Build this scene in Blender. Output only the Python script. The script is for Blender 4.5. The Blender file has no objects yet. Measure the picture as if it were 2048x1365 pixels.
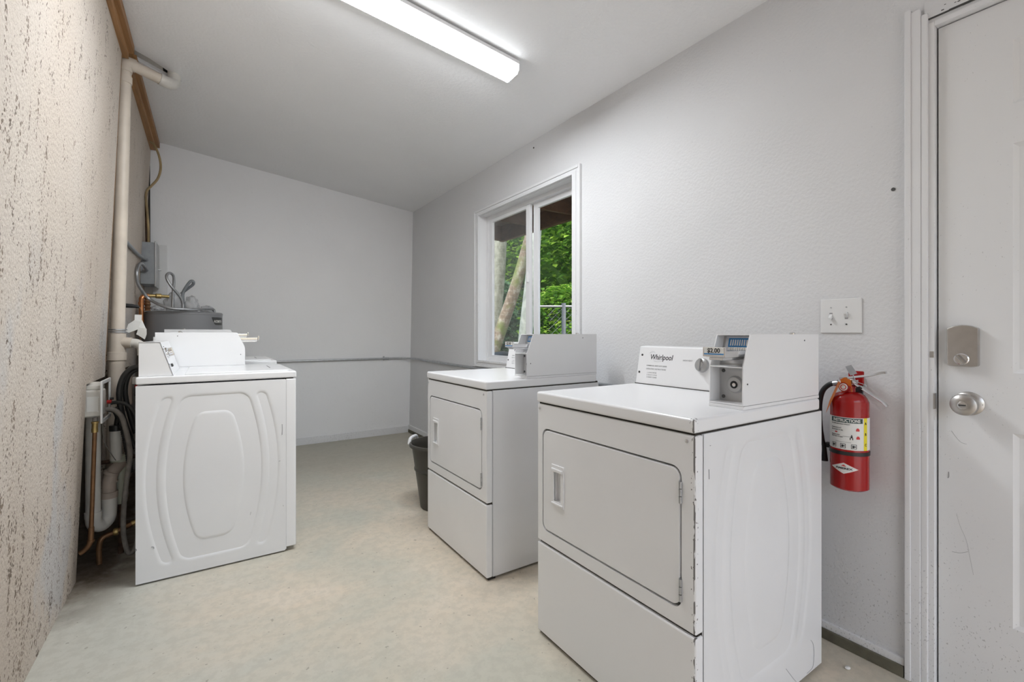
import bpy, bmesh, math, random
from mathutils import Vector, Matrix
random.seed(7)
S = bpy.context.scene
COL = S.collection
PI = math.pi

# ------------------------------------------------------------------ camera, world, exposure
cam_d = bpy.data.cameras.new('camera'); cam = bpy.data.objects.new('camera', cam_d); COL.objects.link(cam)
cam_d.sensor_width = 36; cam_d.lens = 916 * 36 / 2048; cam_d.shift_y = -14.6 / 2048
cam_d.clip_start = 0.02; cam_d.clip_end = 200
cam.location = (0, 0, 1.134); cam.rotation_euler = (PI / 2, 0, -0.58306)
S.camera = cam
S.view_settings.view_transform = 'Standard'; S.view_settings.look = 'None'
S.view_settings.gamma = 1; S.view_settings.exposure = 0.0; S.view_settings.use_curve_mapping = False
W = bpy.data.worlds.new('sky'); S.world = W; W.use_nodes = True
wn = W.node_tree; wn.nodes.clear()
sky = wn.nodes.new('ShaderNodeTexSky'); sky.sky_type = 'NISHITA'; sky.sun_elevation = math.radians(58)
sky.sun_rotation = math.radians(200); sky.sun_disc = False; sky.air_density = 1.2; sky.dust_density = 3.0
bg = wn.nodes.new('ShaderNodeBackground'); bg.inputs[1].default_value = 0.38
wo = wn.nodes.new('ShaderNodeOutputWorld')
wn.links.new(sky.outputs[0], bg.inputs[0]); wn.links.new(bg.outputs[0], wo.inputs[0])
sun_d = bpy.data.lights.new('sun', 'SUN'); sun_d.energy = 3.4; sun_d.angle = math.radians(4); sun_d.color = (1, .96, .88)
sun = bpy.data.objects.new('sun', sun_d); COL.objects.link(sun); sun.location = (0, 0, 8)
sun.rotation_euler = (0, math.radians(-40), math.radians(-12))
LAMP = 84

# ------------------------------------------------------------------ materials
def new_mat(name):
    m = bpy.data.materials.new(name); m.use_nodes = True
    nt = m.node_tree; nt.nodes.clear()
    out = nt.nodes.new('ShaderNodeOutputMaterial'); b = nt.nodes.new('ShaderNodeBsdfPrincipled')
    nt.links.new(b.outputs[0], out.inputs[0])
    return m, nt, b, out
def N(nt, t, **k):
    n = nt.nodes.new(t)
    for a, v in k.items():
        if a.startswith('_'): n.inputs[a[1:].replace('_', ' ')].default_value = v
        else: setattr(n, a, v)
    return n
def coords(nt, scale=(1, 1, 1)):
    tc = nt.nodes.new('ShaderNodeTexCoord'); mp = nt.nodes.new('ShaderNodeMapping')
    mp.inputs['Scale'].default_value = scale
    nt.links.new(tc.outputs['Object'], mp.inputs[0]); return mp.outputs[0]
def noise(nt, scale, detail=4, vec=None, rough=.5, dist=0):
    n = nt.nodes.new('ShaderNodeTexNoise'); n.inputs['Scale'].default_value = scale
    n.inputs['Detail'].default_value = detail; n.inputs['Roughness'].default_value = rough
    n.inputs['Distortion'].default_value = dist
    nt.links.new(vec if vec else coords(nt), n.inputs['Vector']); return n.outputs[0]
def ramp(nt, src, stops):
    r = nt.nodes.new('ShaderNodeValToRGB'); e = r.color_ramp.elements
    while len(e) < len(stops): e.new(.5)
    for i, (p, c) in enumerate(stops):
        e[i].position = p; e[i].color = (c, c, c, 1) if isinstance(c, (int, float)) else (*c, 1)
    nt.links.new(src, r.inputs[0]); return r.outputs[0]
def mathn(nt, op, a, b):
    m = nt.nodes.new('ShaderNodeMath'); m.operation = op
    for i, x in enumerate((a, b)):
        if isinstance(x, (int, float)): m.inputs[i].default_value = x
        else: nt.links.new(x, m.inputs[i])
    return m.outputs[0]
def mixc(nt, fac, a, b):
    m = nt.nodes.new('ShaderNodeMix'); m.data_type = 'RGBA'
    for s, x in ((0, fac), (6, a), (7, b)):
        if isinstance(x, (int, float)): m.inputs[s].default_value = x
        elif isinstance(x, tuple): m.inputs[s].default_value = (*x, 1)
        else: nt.links.new(x, m.inputs[s])
    return m.outputs[2]
def bump(nt, b, h, strength, dist=.01, prev=None):
    n = nt.nodes.new('ShaderNodeBump'); n.inputs['Strength'].default_value = strength
    n.inputs['Distance'].default_value = dist; nt.links.new(h, n.inputs['Height'])
    if prev: nt.links.new(prev, n.inputs['Normal'])
    nt.links.new(n.outputs[0], b.inputs['Normal']); return n.outputs[0]
def sepz(nt, axis=2):
    tc = nt.nodes.new('ShaderNodeTexCoord'); s = nt.nodes.new('ShaderNodeSeparateXYZ')
    nt.links.new(tc.outputs['Object'], s.inputs[0]); return s.outputs[axis]

def simple(name, col, rough=.5, metal=0, var=.05, vscale=12, bmp=0, bscale=60, spec=.5, coat=0):
    m, nt, b, o = new_mat(name)
    b.inputs['Roughness'].default_value = rough; b.inputs['Metallic'].default_value = metal
    b.inputs['Specular IOR Level'].default_value = spec; b.inputs['Coat Weight'].default_value = coat
    b.inputs['Coat Roughness'].default_value = .08
    n = noise(nt, vscale, 5)
    lo = tuple(c * (1 - var) for c in col); hi = tuple(min(1, c * (1 + var)) for c in col)
    nt.links.new(ramp(nt, n, [(.3, lo), (.7, hi)]), b.inputs['Base Color'])
    if bmp: bump(nt, b, noise(nt, bscale, 3), bmp, .002)
    return m

M = {}
M['enamel'] = simple('white_enamel', (.84, .84, .85), .22, 0, .012, 6, .04, 25, .5)
M['enamel_side'] = simple('white_enamel_side', (.80, .80, .81), .30, 0, .015, 5, .05, 18, .5)
M['white_plastic'] = simple('white_plastic', (.78, .78, .78), .35, 0, .02)
M['vinyl'] = simple('white_vinyl', (.80, .80, .81), .35, 0, .01)
M['chrome'] = simple('chrome', (.72, .72, .73), .18, 1, .05)
M['satin'] = simple('satin_nickel', (.52, .50, .48), .33, 1, .05, 40)
M['steel'] = simple('galvanised_steel', (.50, .51, .53), .42, 1, .12, 30)
M['dark_steel'] = simple('dark_steel', (.10, .10, .10), .45, .8, .2)
M['grey_box'] = simple('grey_painted_steel', (.30, .32, .34), .45, .2, .12, 15)
M['pvc'] = simple('cream_pipe', (.66, .58, .49), .42, 0, .10, 7)
M['pvc_white'] = simple('white_pipe', (.68, .65, .60), .40, 0, .12, 9)
M['pvc_dirty'] = simple('dirty_pipe', (.46, .38, .32), .55, 0, .25, 9)
M['black_rubber'] = simple('black_rubber', (.018, .018, .018), .38, 0, .2)
M['grey_rubber'] = simple('grey_hose_rubber', (.17, .155, .14), .6, 0, .3, 25)
M['copper'] = simple('copper', (.62, .27, .12), .32, .9, .15, 30)
M['old_copper'] = simple('old_copper', (.26, .14, .07), .5, .6, .2, 20)
M['brass'] = simple('brass', (.52, .38, .16), .4, .8, .2, 40)
M['rust'] = simple('rusty_metal', (.10, .055, .035), .8, .2, .4, 30)
M['black'] = simple('matt_black', (.012, .012, .012), .6, 0, .1)
M['dark_gap'] = simple('dark_cavity', (.03, .025, .02), .9, 0, .2)
M['red'] = simple('red_enamel', (.36, .006, .006), .2, 0, .06, 5, 0, 60, .45, .2)
M['orange'] = simple('orange_tag', (.66, .17, .02), .5, 0, .08)
M['yellow'] = simple('yellow_print', (.85, .72, .03), .4, 0, .03)
M['paper'] = simple('paper', (.80, .79, .76), .6, 0, .03)
M['ink'] = simple('black_ink', (.02, .02, .025), .5, 0, .05)
M['grey_ink'] = simple('grey_ink', (.30, .30, .31), .5, 0, .05)
M['red_ink'] = simple('red_ink', (.60, .03, .03), .5, 0, .05)
M['blue'] = simple('blue_print', (.03, .22, .52), .4, 0, .04)
M['green_band'] = simple('dark_green_print', (.02, .05, .05), .4, 0, .04)
M['heater_grey'] = simple('grey_tank_paint', (.27, .27, .28), .4, 0, .06, 4)
M['bucket'] = simple('dark_olive_plastic', (.055, .05, .04), .38, 0, .1)
M['insulation'] = simple('pale_tape', (.62, .60, .56), .6, 0, .1)
M['cable'] = simple('tan_cable', (.36, .26, .13), .55, 0, .3, 10)
M['concrete_dark'] = simple('olive_concrete', (.135, .125, .09), .75, 0, .35, 12, .3, 60)
M['dusty_green'] = simple('pale_green_clamp', (.42, .50, .38), .5, .3, .2)
M['grey_putty'] = simple('grey_dial', (.42, .42, .42), .35, .5, .05)

def wall_white(name, base, bs=.35, dirt=0, sc=85):
    m, nt, b, o = new_mat(name)
    b.inputs['Roughness'].default_value = .48; b.inputs['Specular IOR Level'].default_value = .35
    n = noise(nt, 2.2, 3)
    c = mixc(nt, ramp(nt, n, [(.3, 0.0), (.7, 1.0)]), tuple(x * .975 for x in base), base)
    if dirt:
        z = sepz(nt, 2); y = sepz(nt, 1)
        hz = nt.nodes.new('ShaderNodeMapRange'); hz.inputs[1].default_value = 1.0; hz.inputs[2].default_value = 0.0
        hz.inputs[3].default_value = 0; hz.inputs[4].default_value = .085 * dirt; nt.links.new(z, hz.inputs[0])
        thr = mathn(nt, 'SUBTRACT', .735, hz.outputs[0])
        sp = noise(nt, 190, 2, coords(nt, (1, 1, .7)))
        mk = mathn(nt, 'GREATER_THAN', sp, thr)
        cl = ramp(nt, noise(nt, 3.5, 3), [(.42, 0.0), (.6, 1.0)])
        mk = mathn(nt, 'MULTIPLY', mathn(nt, 'MULTIPLY', mk, cl), .42)
        c = mixc(nt, mk, c, (.16, .15, .14))
    nt.links.new(c, b.inputs['Base Color'])
    h1 = noise(nt, sc, 3); p = bump(nt, b, ramp(nt, h1, [(.35, 0.0), (.62, 1.0)]), bs, .0035)
    bump(nt, b, noise(nt, 4, 3), .12, .02, p)
    return m
M['wall_r'] = wall_white('painted_wall_textured', (.73, .73, .74), .2, 1.0)  # white toned down to offset the strong lamp light on this wall
M['wall_b'] = wall_white('painted_wall_smooth', (.91, .91, .92), .08, .5, 40)  # white raised to make up for weaker light on the back wall
M['ceil'] = wall_white('painted_ceiling', (.90, .90, .905), .22, 0, 60)
M['trim'] = wall_white('painted_trim', (.79, .79, .80), .05, 1.3, 30)
M['door'] = wall_white('painted_door', (.79, .79, .795), .04, .9, 20)

def stucco():
    m, nt, b, o = new_mat('rough_stucco')
    b.inputs['Roughness'].default_value = .8; b.inputs['Specular IOR Level'].default_value = .2
    big = noise(nt, 1.1, 4, coords(nt, (1, 1, .6)))
    c = mixc(nt, ramp(nt, big, [(.38, 0.0), (.62, 1.0)]), (.565, .485, .41), (.635, .565, .495))
    patch = ramp(nt, noise(nt, 1.7, 3, coords(nt, (1, 1.6, .8))), [(.57, 0.0), (.64, 1.0)])
    z = sepz(nt, 2)
    low = nt.nodes.new('ShaderNodeMapRange'); low.inputs[1].default_value = 1.5; low.inputs[2].default_value = 1.1
    nt.links.new(z, low.inputs[0])
    c = mixc(nt, mathn(nt, 'MULTIPLY', mathn(nt, 'MULTIPLY', patch, low.outputs[0]), .8), c, (.54, .525, .515))
    # pits : dark elongated holes gathered in sinuous vertical streaks
    y = sepz(nt, 1)
    def pitset(scale, vec, amp, lo, hi, rmax):
        v1 = nt.nodes.new('ShaderNodeTexVoronoi'); v1.inputs['Scale'].default_value = scale
        nt.links.new(coords(nt, vec), v1.inputs['Vector'])
        dd = mathn(nt, 'ADD', v1.outputs['Distance'], mathn(nt, 'MULTIPLY', mathn(nt, 'SUBTRACT', noise(nt, scale * 1.3, 2, coords(nt, (1, 1, .7))), .5), amp))
        rad = nt.nodes.new('ShaderNodeMapRange'); rad.inputs[1].default_value = lo; rad.inputs[2].default_value = hi
        rad.inputs[3].default_value = -.1; rad.inputs[4].default_value = rmax; nt.links.new(k, rad.inputs[0])
        return mathn(nt, 'LESS_THAN', dd, rad.outputs[0])
    streak = noise(nt, 7.5, 3, coords(nt, (1, 1.7, .42)), .65, 1.3)
    streak2 = noise(nt, 26, 2, coords(nt, (1, 1.2, .55)), .5, .8)
    near = nt.nodes.new('ShaderNodeMapRange'); near.inputs[1].default_value = 3.2; near.inputs[2].default_value = .9
    near.inputs[3].default_value = -.06; near.inputs[4].default_value = .03; nt.links.new(y, near.inputs[0])
    lowz = nt.nodes.new('ShaderNodeMapRange'); lowz.inputs[1].default_value = .9; lowz.inputs[2].default_value = .1
    lowz.inputs[3].default_value = 0; lowz.inputs[4].default_value = .05; nt.links.new(z, lowz.inputs[0])
    k = mathn(nt, 'ADD', mathn(nt, 'ADD', mathn(nt, 'MULTIPLY', streak, .6), mathn(nt, 'MULTIPLY', streak2, .4)), mathn(nt, 'ADD', near.outputs[0], lowz.outputs[0]))
    p1 = pitset(95, (1, 1.1, .85), .8, .43, .60, .50)
    p2 = pitset(44, (1, 1.3, .6), .8, .53, .68, .46)
    pit = mathn(nt, 'MAXIMUM', p1, p2)
    pc = ramp(nt, noise(nt, 14, 2), [(.35, (.07, .045, .028)), (.65, (.20, .145, .10))])
    c = mixc(nt, mathn(nt, 'MULTIPLY', pit, .82), c, pc)
    nt.links.new(c, b.inputs['Base Color'])
    h = noise(nt, 110, 4, coords(nt, (1, 1, .7))); p = bump(nt, b, ramp(nt, h, [(.3, 0.0), (.68, 1.0)]), .6, .005)
    p = bump(nt, b, noise(nt, 22, 3, coords(nt, (1, 1.3, .35))), .22, .008, p)
    inv = mathn(nt, 'SUBTRACT', 1.0, pit)
    bump(nt, b, inv, .45, .004, p)
    return m
M['stucco'] = stucco()
M['stucco_back'] = simple('dark_recess_render', (.22, .18, .14), .85, 0, .2, 5, .4, 40)  # darkened render, the shade of the recess is put into its colour

def floor_mat():
    m, nt, b, o = new_mat('worn_concrete')
    b.inputs['Specular IOR Level'].default_value = .3
    a = noise(nt, 1.3, 6, None, .6, .4); f = noise(nt, 9, 6, None, .65)
    c = mixc(nt, ramp(nt, a, [(.38, 0.0), (.58, 1.0)]), (.54, .52, .435), (.68, .585, .465))
    c = mixc(nt, mathn(nt, 'MULTIPLY', ramp(nt, f, [(.35, 0.0), (.65, 1.0)]), .22), c, (.60, .58, .50))
    c2 = ramp(nt, noise(nt, 2.6, 5, None, .6), [(.52, 0.0), (.66, 1.0)])
    c = mixc(nt, mathn(nt, 'MULTIPLY', c2, .25), c, (.74, .68, .60))
    # greyer along the left wall, darker towards the back
    x = sepz(nt, 0); y = sepz(nt, 1)
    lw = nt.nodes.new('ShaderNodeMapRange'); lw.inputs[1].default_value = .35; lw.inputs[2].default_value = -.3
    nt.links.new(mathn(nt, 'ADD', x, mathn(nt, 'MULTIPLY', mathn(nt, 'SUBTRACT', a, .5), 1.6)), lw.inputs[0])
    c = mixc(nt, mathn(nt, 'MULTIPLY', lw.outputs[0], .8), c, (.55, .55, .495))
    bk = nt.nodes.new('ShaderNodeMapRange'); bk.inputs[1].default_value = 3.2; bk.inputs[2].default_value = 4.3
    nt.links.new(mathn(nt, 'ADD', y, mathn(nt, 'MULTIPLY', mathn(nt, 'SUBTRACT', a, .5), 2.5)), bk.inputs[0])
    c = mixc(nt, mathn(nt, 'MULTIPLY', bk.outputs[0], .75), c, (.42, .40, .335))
    # brown dirt in the service corner, darkened further for the recess shade
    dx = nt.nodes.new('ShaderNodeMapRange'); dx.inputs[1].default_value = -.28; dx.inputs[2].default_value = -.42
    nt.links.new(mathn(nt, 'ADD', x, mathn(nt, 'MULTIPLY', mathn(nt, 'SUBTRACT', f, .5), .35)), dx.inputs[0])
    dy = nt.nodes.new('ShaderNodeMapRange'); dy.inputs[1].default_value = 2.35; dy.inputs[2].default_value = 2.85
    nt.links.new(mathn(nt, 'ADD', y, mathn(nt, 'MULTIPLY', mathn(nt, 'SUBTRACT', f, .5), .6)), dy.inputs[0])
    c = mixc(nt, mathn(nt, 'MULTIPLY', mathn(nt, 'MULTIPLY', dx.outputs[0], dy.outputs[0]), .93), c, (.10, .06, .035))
    c = mixc(nt, mathn(nt, 'MULTIPLY', ramp(nt, noise(nt, 24, 5, None, .7), [(.42, 1.0), (.56, 0.0)]), .22), c, (.36, .34, .28))
    sp = mathn(nt, 'GREATER_THAN', noise(nt, 42, 2, coords(nt, (1, 1, 1))), .71)
    c = mixc(nt, mathn(nt, 'MULTIPLY', sp, .5), c, (.22, .19, .15))
    nt.links.new(c, b.inputs['Base Color'])
    nt.links.new(ramp(nt, f, [(.3, .42), (.7, .62)]), b.inputs['Roughness'])
    p = bump(nt, b, noise(nt, 60, 5), .18, .002)
    bump(nt, b, a, .2, .01, p)
    return m
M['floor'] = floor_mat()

def wood(name, c1, c2, sc=(1, 1, 1), rough=.55):
    m, nt, b, o = new_mat(name); b.inputs['Roughness'].default_value = rough
    n = noise(nt, 18, 5, coords(nt, sc), .6, .8)
    nt.links.new(ramp(nt, n, [(.3, c1), (.7, c2)]), b.inputs['Base Color']); bump(nt, b, n, .2, .003)
    return m
M['wood'] = wood('honey_timber', (.24, .115, .04), (.42, .22, .085), (2, .12, 2))
M['deck'] = wood('brown_stained_timber', (.12, .055, .022), (.20, .095, .04), (1, .5, 1), .7)
M['deck_l'] = wood('light_batten', (.22, .13, .07), (.30, .18, .10), (1, .5, 1), .7)

def enamel_worn():
    m, nt, b, o = new_mat('white_enamel_chipped'); b.inputs['Roughness'].default_value = .22
    x = sepz(nt, 0); y = sepz(nt, 1)   # local: near front vertical edge x=0, y=0
    def band(v, c, w):
        d = mathn(nt, 'ABSOLUTE', mathn(nt, 'SUBTRACT', v, c), 0)
        return mathn(nt, 'LESS_THAN', d, w)
    wob = noise(nt, 5, 3, coords(nt, (0, 0, 1)))
    yc = mathn(nt, 'ADD', y, mathn(nt, 'MULTIPLY', mathn(nt, 'SUBTRACT', wob, .5), .006))
    e = mathn(nt, 'MULTIPLY', band(yc, .0035, .0022), band(x, .003, .008))
    n1 = mathn(nt, 'GREATER_THAN', noise(nt, 90, 3, coords(nt, (1, 1, .18))), .47)
    n2 = mathn(nt, 'GREATER_THAN', noise(nt, 7, 2, coords(nt, (0, 0, 1))), .40)
    e = mathn(nt, 'MULTIPLY', mathn(nt, 'MULTIPLY', e, n1), n2)
    e2 = mathn(nt, 'MULTIPLY', mathn(nt, 'MULTIPLY', band(y, .004, .009), band(x, .003, .008)),
               mathn(nt, 'GREATER_THAN', noise(nt, 140, 2, coords(nt, (1, 1, .6))), .66))
    e = mathn(nt, 'MULTIPLY', mathn(nt, 'MAXIMUM', e, e2), .85)
    nt.links.new(mixc(nt, e, (.85, .85, .86), (.09, .08, .075)), b.inputs['Base Color'])
    bump(nt, b, noise(nt, 25, 3), .04, .002)
    return m
M['enamel_worn'] = enamel_worn()

def glass_mat(name, haze=0.0, tint=(1, 1, 1)):
    m, nt, b, o = new_mat(name); nt.nodes.remove(b)
    tr = nt.nodes.new('ShaderNodeBsdfTransparent'); tr.inputs[0].default_value = (*tint, 1)
    gl = nt.nodes.new('ShaderNodeBsdfGlossy'); gl.inputs['Roughness'].default_value = .03
    fr = nt.nodes.new('ShaderNodeFresnel'); fr.inputs[0].default_value = 1.45
    ge = nt.nodes.new('ShaderNodeNewGeometry')
    mx = nt.nodes.new('ShaderNodeMixShader'); nt.links.new(mathn(nt, 'MULTIPLY', fr.outputs[0], mathn(nt, 'SUBTRACT', 1.0, ge.outputs['Backfacing'])), mx.inputs[0])
    nt.links.new(tr.outputs[0], mx.inputs[1]); nt.links.new(gl.outputs[0], mx.inputs[2])
    last = mx.outputs[0]
    if haze:
        df = nt.nodes.new('ShaderNodeBsdfDiffuse'); df.inputs[0].default_value = (.75, .77, .75, 1)
        m2 = nt.nodes.new('ShaderNodeMixShader')
        nt.links.new(ramp(nt, noise(nt, 6, 4), [(.3, haze * .7), (.7, haze * 1.3)]), m2.inputs[0])
        nt.links.new(last, m2.inputs[1]); nt.links.new(df.outputs[0], m2.inputs[2]); last = m2.outputs[0]
    nt.links.new(last, o.inputs[0])
    return m
M['glass'] = glass_mat('window_glass', 0.0)
M['glass_hazy'] = glass_mat('dusty_window_glass', .055)

def plastic_bag():
    m, nt, b, o = new_mat('clear_plastic_film'); nt.nodes.remove(b)
    tr = nt.nodes.new('ShaderNodeBsdfTransparent')
    df = nt.nodes.new('ShaderNodeBsdfPrincipled'); df.inputs['Base Color'].default_value = (.72, .73, .75, 1); df.inputs['Roughness'].default_value = .15
    mx = nt.nodes.new('ShaderNodeMixShader')
    lw = nt.nodes.new('ShaderNodeLayerWeight'); lw.inputs[0].default_value = .35
    nt.links.new(ramp(nt, lw.outputs['Facing'], [(.1, .38), (.9, .85)]), mx.inputs[0])
    nt.links.new(tr.outputs[0], mx.inputs[1]); nt.links.new(df.outputs[0], mx.inputs[2]); nt.links.new(mx.outputs[0], o.inputs[0])
    bump(nt, df, noise(nt, 30, 4, None, .5, 1.5), .8, .01)
    return m
M['bag'] = plastic_bag()

def lamp_mat(name, power):
    m, nt, b, o = new_mat(name); nt.nodes.remove(b)
    em = nt.nodes.new('ShaderNodeEmission'); em.inputs[1].default_value = power
    em.inputs[0].default_value = (.93, .968, 1, 1); nt.links.new(em.outputs[0], o.inputs[0])
    return m
M['lamp'] = lamp_mat('lit_acrylic_lens', LAMP); M['lamp_side'] = lamp_mat('lit_acrylic_lens_side', LAMP * .09); M['lamp_far'] = lamp_mat('lit_acrylic_lens_back', LAMP * .02)

def leaf_mat(name, c1, c2, c3):
    m, nt, b, o = new_mat(name); b.inputs['Roughness'].default_value = .5
    oi = nt.nodes.new('ShaderNodeNewGeometry')
    col = ramp(nt, oi.outputs['Random Per Island'], [(.0, c1), (.55, c2), (1, c3)])
    nt.links.new(col, b.inputs['Base Color'])
    tl = nt.nodes.new('ShaderNodeBsdfTranslucent'); nt.links.new(col, tl.inputs[0])
    mx = nt.nodes.new('ShaderNodeMixShader'); mx.inputs[0].default_value = .45
    nt.links.new(b.outputs[0], mx.inputs[1]); nt.links.new(tl.outputs[0], mx.inputs[2]); nt.links.new(mx.outputs[0], o.inputs[0])
    return m
M['leaf_a'] = leaf_mat('mid_green_leaves', (.035, .11, .012), (.13, .32, .03), (.42, .66, .08))
M['leaf_b'] = leaf_mat('dark_green_leaves', (.018, .07, .014), (.06, .18, .025), (.20, .40, .06))
M['leaf_c'] = leaf_mat('bright_green_leaves', (.12, .30, .02), (.32, .62, .06), (.70, .88, .14))
M['leaf_d'] = leaf_mat('blue_green_fronds', (.04, .13, .05), (.13, .32, .14), (.32, .56, .28))
def bark(name, c1, c2, c3, moss=0):
    m, nt, b, o = new_mat(name); b.inputs['Roughness'].default_value = .85
    n = noise(nt, 12, 5, coords(nt, (1, 1, .6)), .65)
    col = ramp(nt, n, [(.35, c1), (.5, c2), (.66, c3)])
    w = nt.nodes.new('ShaderNodeTexWave'); w.bands_direction = 'Z'; w.inputs['Scale'].default_value = 3.2; w.inputs['Distortion'].default_value = 3.5
    nt.links.new(coords(nt), w.inputs['Vector'])
    col = mixc(nt, mathn(nt, 'MULTIPLY', ramp(nt, w.outputs[1], [(.86, 0.0), (1, 1.0)]), .16), col, (.62, .62, .54))
    if moss: col = mixc(nt, mathn(nt, 'MULTIPLY', ramp(nt, noise(nt, 2.4, 3), [(.5, 0.0), (.62, 1.0)]), moss), col, (.17, .24, .04))
    nt.links.new(col, b.inputs['Base Color']); bump(nt, b, n, .4, .02)
    return m
M['bark_a'] = bark('grey_palm_bark', (.24, .25, .18), (.36, .36, .27), (.5, .5, .4))
M['bark_b'] = bark('brown_mossy_bark', (.16, .12, .075), (.29, .22, .15), (.58, .55, .45), .8)
M['bark_c'] = bark('pale_palm_bark', (.30, .33, .28), (.42, .46, .40), (.58, .62, .55))
M['bounce_apron'] = simple('pale_bounce_apron', (.62, .60, .56), .8, 0, .06, 3)
M['soil'] = simple('leaf_littered_soil', (.10, .10, .05), .9, 0, .4, 6, .5, 20)

# ------------------------------------------------------------------ mesh helpers (world coordinates; obj() subtracts the parent's origin)
def quad(bm, pts): return bm.faces.new([bm.verts.new(p) for p in pts])
def box(bm, x0, x1, y0, y1, z0, z1, bev=0, seg=2):
    t = bmesh.new(); bmesh.ops.create_cube(t, size=1)
    for v in t.verts:
        v.co = Vector(((x0 + x1) / 2 + v.co.x * (x1 - x0), (y0 + y1) / 2 + v.co.y * (y1 - y0), (z0 + z1) / 2 + v.co.z * (z1 - z0)))
    if bev: bmesh.ops.bevel(t, geom=t.edges[:], offset=bev, segments=seg, profile=.5, affect='EDGES')
    merge(bm, t); return bm
def merge(bm, t, mtx=None):
    mp = {}
    for v in t.verts: mp[v] = bm.verts.new(mtx @ v.co if mtx else v.co)
    for f in t.faces:
        try: bm.faces.new([mp[v] for v in f.verts])
        except ValueError: pass
    t.free()
def prism(bm, pts, axis, a, b, bev=0):
    """extrude a 2D polygon along axis ('x','y','z'); pts are the other two coordinates in order"""
    t = bmesh.new()
    def P(p, c): return {'x': (c, p[0], p[1]), 'y': (p[0], c, p[1]), 'z': (p[0], p[1], c)}[axis]
    A = [t.verts.new(P(p, a)) for p in pts]; B = [t.verts.new(P(p, b)) for p in pts]
    t.faces.new(A); t.faces.new(B[::-1]); n = len(pts)
    for i in range(n): t.faces.new([A[i], B[i], B[(i + 1) % n], A[(i + 1) % n]])
    bmesh.ops.recalc_face_normals(t, faces=t.faces[:])
    if bev: bmesh.ops.bevel(t, geom=t.edges[:], offset=bev, segments=2, profile=.5, affect='EDGES')
    merge(bm, t); return bm
def smooth_path(p, k=6):
    p = [Vector(q) for q in p]; out = []
    for i in range(len(p) - 1):
        a = p[max(i - 1, 0)]; b = p[i]; c = p[i + 1]; d = p[min(i + 2, len(p) - 1)]
        for j in range(k):
            t = j / k
            out.append(.5 * ((2 * b) + (c - a) * t + (2 * a - 5 * b + 4 * c - d) * t * t + (3 * b - a - 3 * c + d) * t ** 3))
    out.append(p[-1]); return out
def tube(bm, path, r, seg=12, rib=0, ribn=1, cap=True):
    """r number or list; rib adds corrugation"""
    p = [Vector(q) for q in path]; rings = []; up = None
    for i, c in enumerate(p):
        d = (p[min(i + 1, len(p) - 1)] - p[max(i - 1, 0)]).normalized()
        if up is None: up = d.orthogonal().normalized()
        else:
            up = (up - d * up.dot(d))
            up = up.normalized() if up.length > 1e-5 else d.orthogonal().normalized()
        s = d.cross(up); rr = r[i] if isinstance(r, (list, tuple)) else r
        if rib and (i // ribn) % 2: rr *= (1 - rib)
        rings.append([bm.verts.new(c + (up * math.cos(2 * PI * k / seg) + s * math.sin(2 * PI * k / seg)) * rr) for k in range(seg)])
    for a, b in zip(rings, rings[1:]):
        for k in range(seg): bm.faces.new([a[k], a[(k + 1) % seg], b[(k + 1) % seg], b[k]])
    if cap: bm.faces.new(rings[0][::-1]); bm.faces.new(rings[-1])
    return bm
def densify(path, step):
    out = []
    for a, b in zip(path, path[1:]):
        a = Vector(a); b = Vector(b); n = max(1, int(round((b - a).length / step)))
        for i in range(n): out.append(a.lerp(b, i / n))
    out.append(Vector(path[-1])); return out
def lathe(bm, prof, c, axis='z', seg=32, squash=1.0):
    """prof: list of (radius, height along axis)"""
    c = Vector(c); rings = []
    for r, h in prof:
        ring = []
        for k in range(seg):
            a = 2 * PI * k / seg; u = r * math.cos(a); v = r * math.sin(a) * squash
            q = {'z': (u, v, h), 'x': (h, u, v), 'y': (u, h, v)}[axis]
            ring.append(bm.verts.new(c + Vector(q)))
        rings.append(ring)
    for a, b in zip(rings, rings[1:]):
        for k in range(seg):
            bm.faces.new([a[k], a[(k + 1) % seg], b[(k + 1) % seg], b[k]])
    bm.faces.new(rings[0][::-1]); bm.faces.new(rings[-1])
    return bm
def worldpos(p):
    v = Vector((0, 0, 0))
    while p: v += p.location; p = p.parent
    return v
def finish(me, ang=38):
    bm = bmesh.new(); bm.from_mesh(me); bmesh.ops.recalc_face_normals(bm, faces=bm.faces[:])
    for f in bm.faces: f.smooth = True
    for e in bm.edges:
        if len(e.link_faces) != 2 or e.calc_face_angle(0) > math.radians(ang): e.smooth = False
    bm.to_mesh(me); bm.free()
def obj(name, bm, mat, parent=None, kind=None, label=None, wn=True, ang=38):
    me = bpy.data.meshes.new(name)
    off = worldpos(parent)
    if off.length: bmesh.ops.translate(bm, verts=bm.verts[:], vec=-off)
    bm.to_mesh(me); bm.free(); finish(me, ang)
    o = bpy.data.objects.new(name, me); COL.objects.link(o); me.materials.append(M[mat] if isinstance(mat, str) else mat)
    if parent: o.parent = parent
    if kind: o['kind'] = kind
    if label: o['label'] = label
    if wn:
        md = o.modifiers.new('weighted', 'WEIGHTED_NORMAL'); md.keep_sharp = True
    return o
def thing(name, label, cat, loc=(0, 0, 0), group=None, kind=None):
    o = bpy.data.objects.new(name, None); COL.objects.link(o); o.location = loc; o.empty_display_size = .05
    if kind: o['kind'] = kind
    if label: o['label'] = label
    if cat: o['category'] = cat
    if group: o['group'] = group
    return o
def tag(o, label, cat, group=None, kind=None):
    o['label'] = label; o['category'] = cat
    if group: o['group'] = group
    if kind: o['kind'] = kind
    return o
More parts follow.
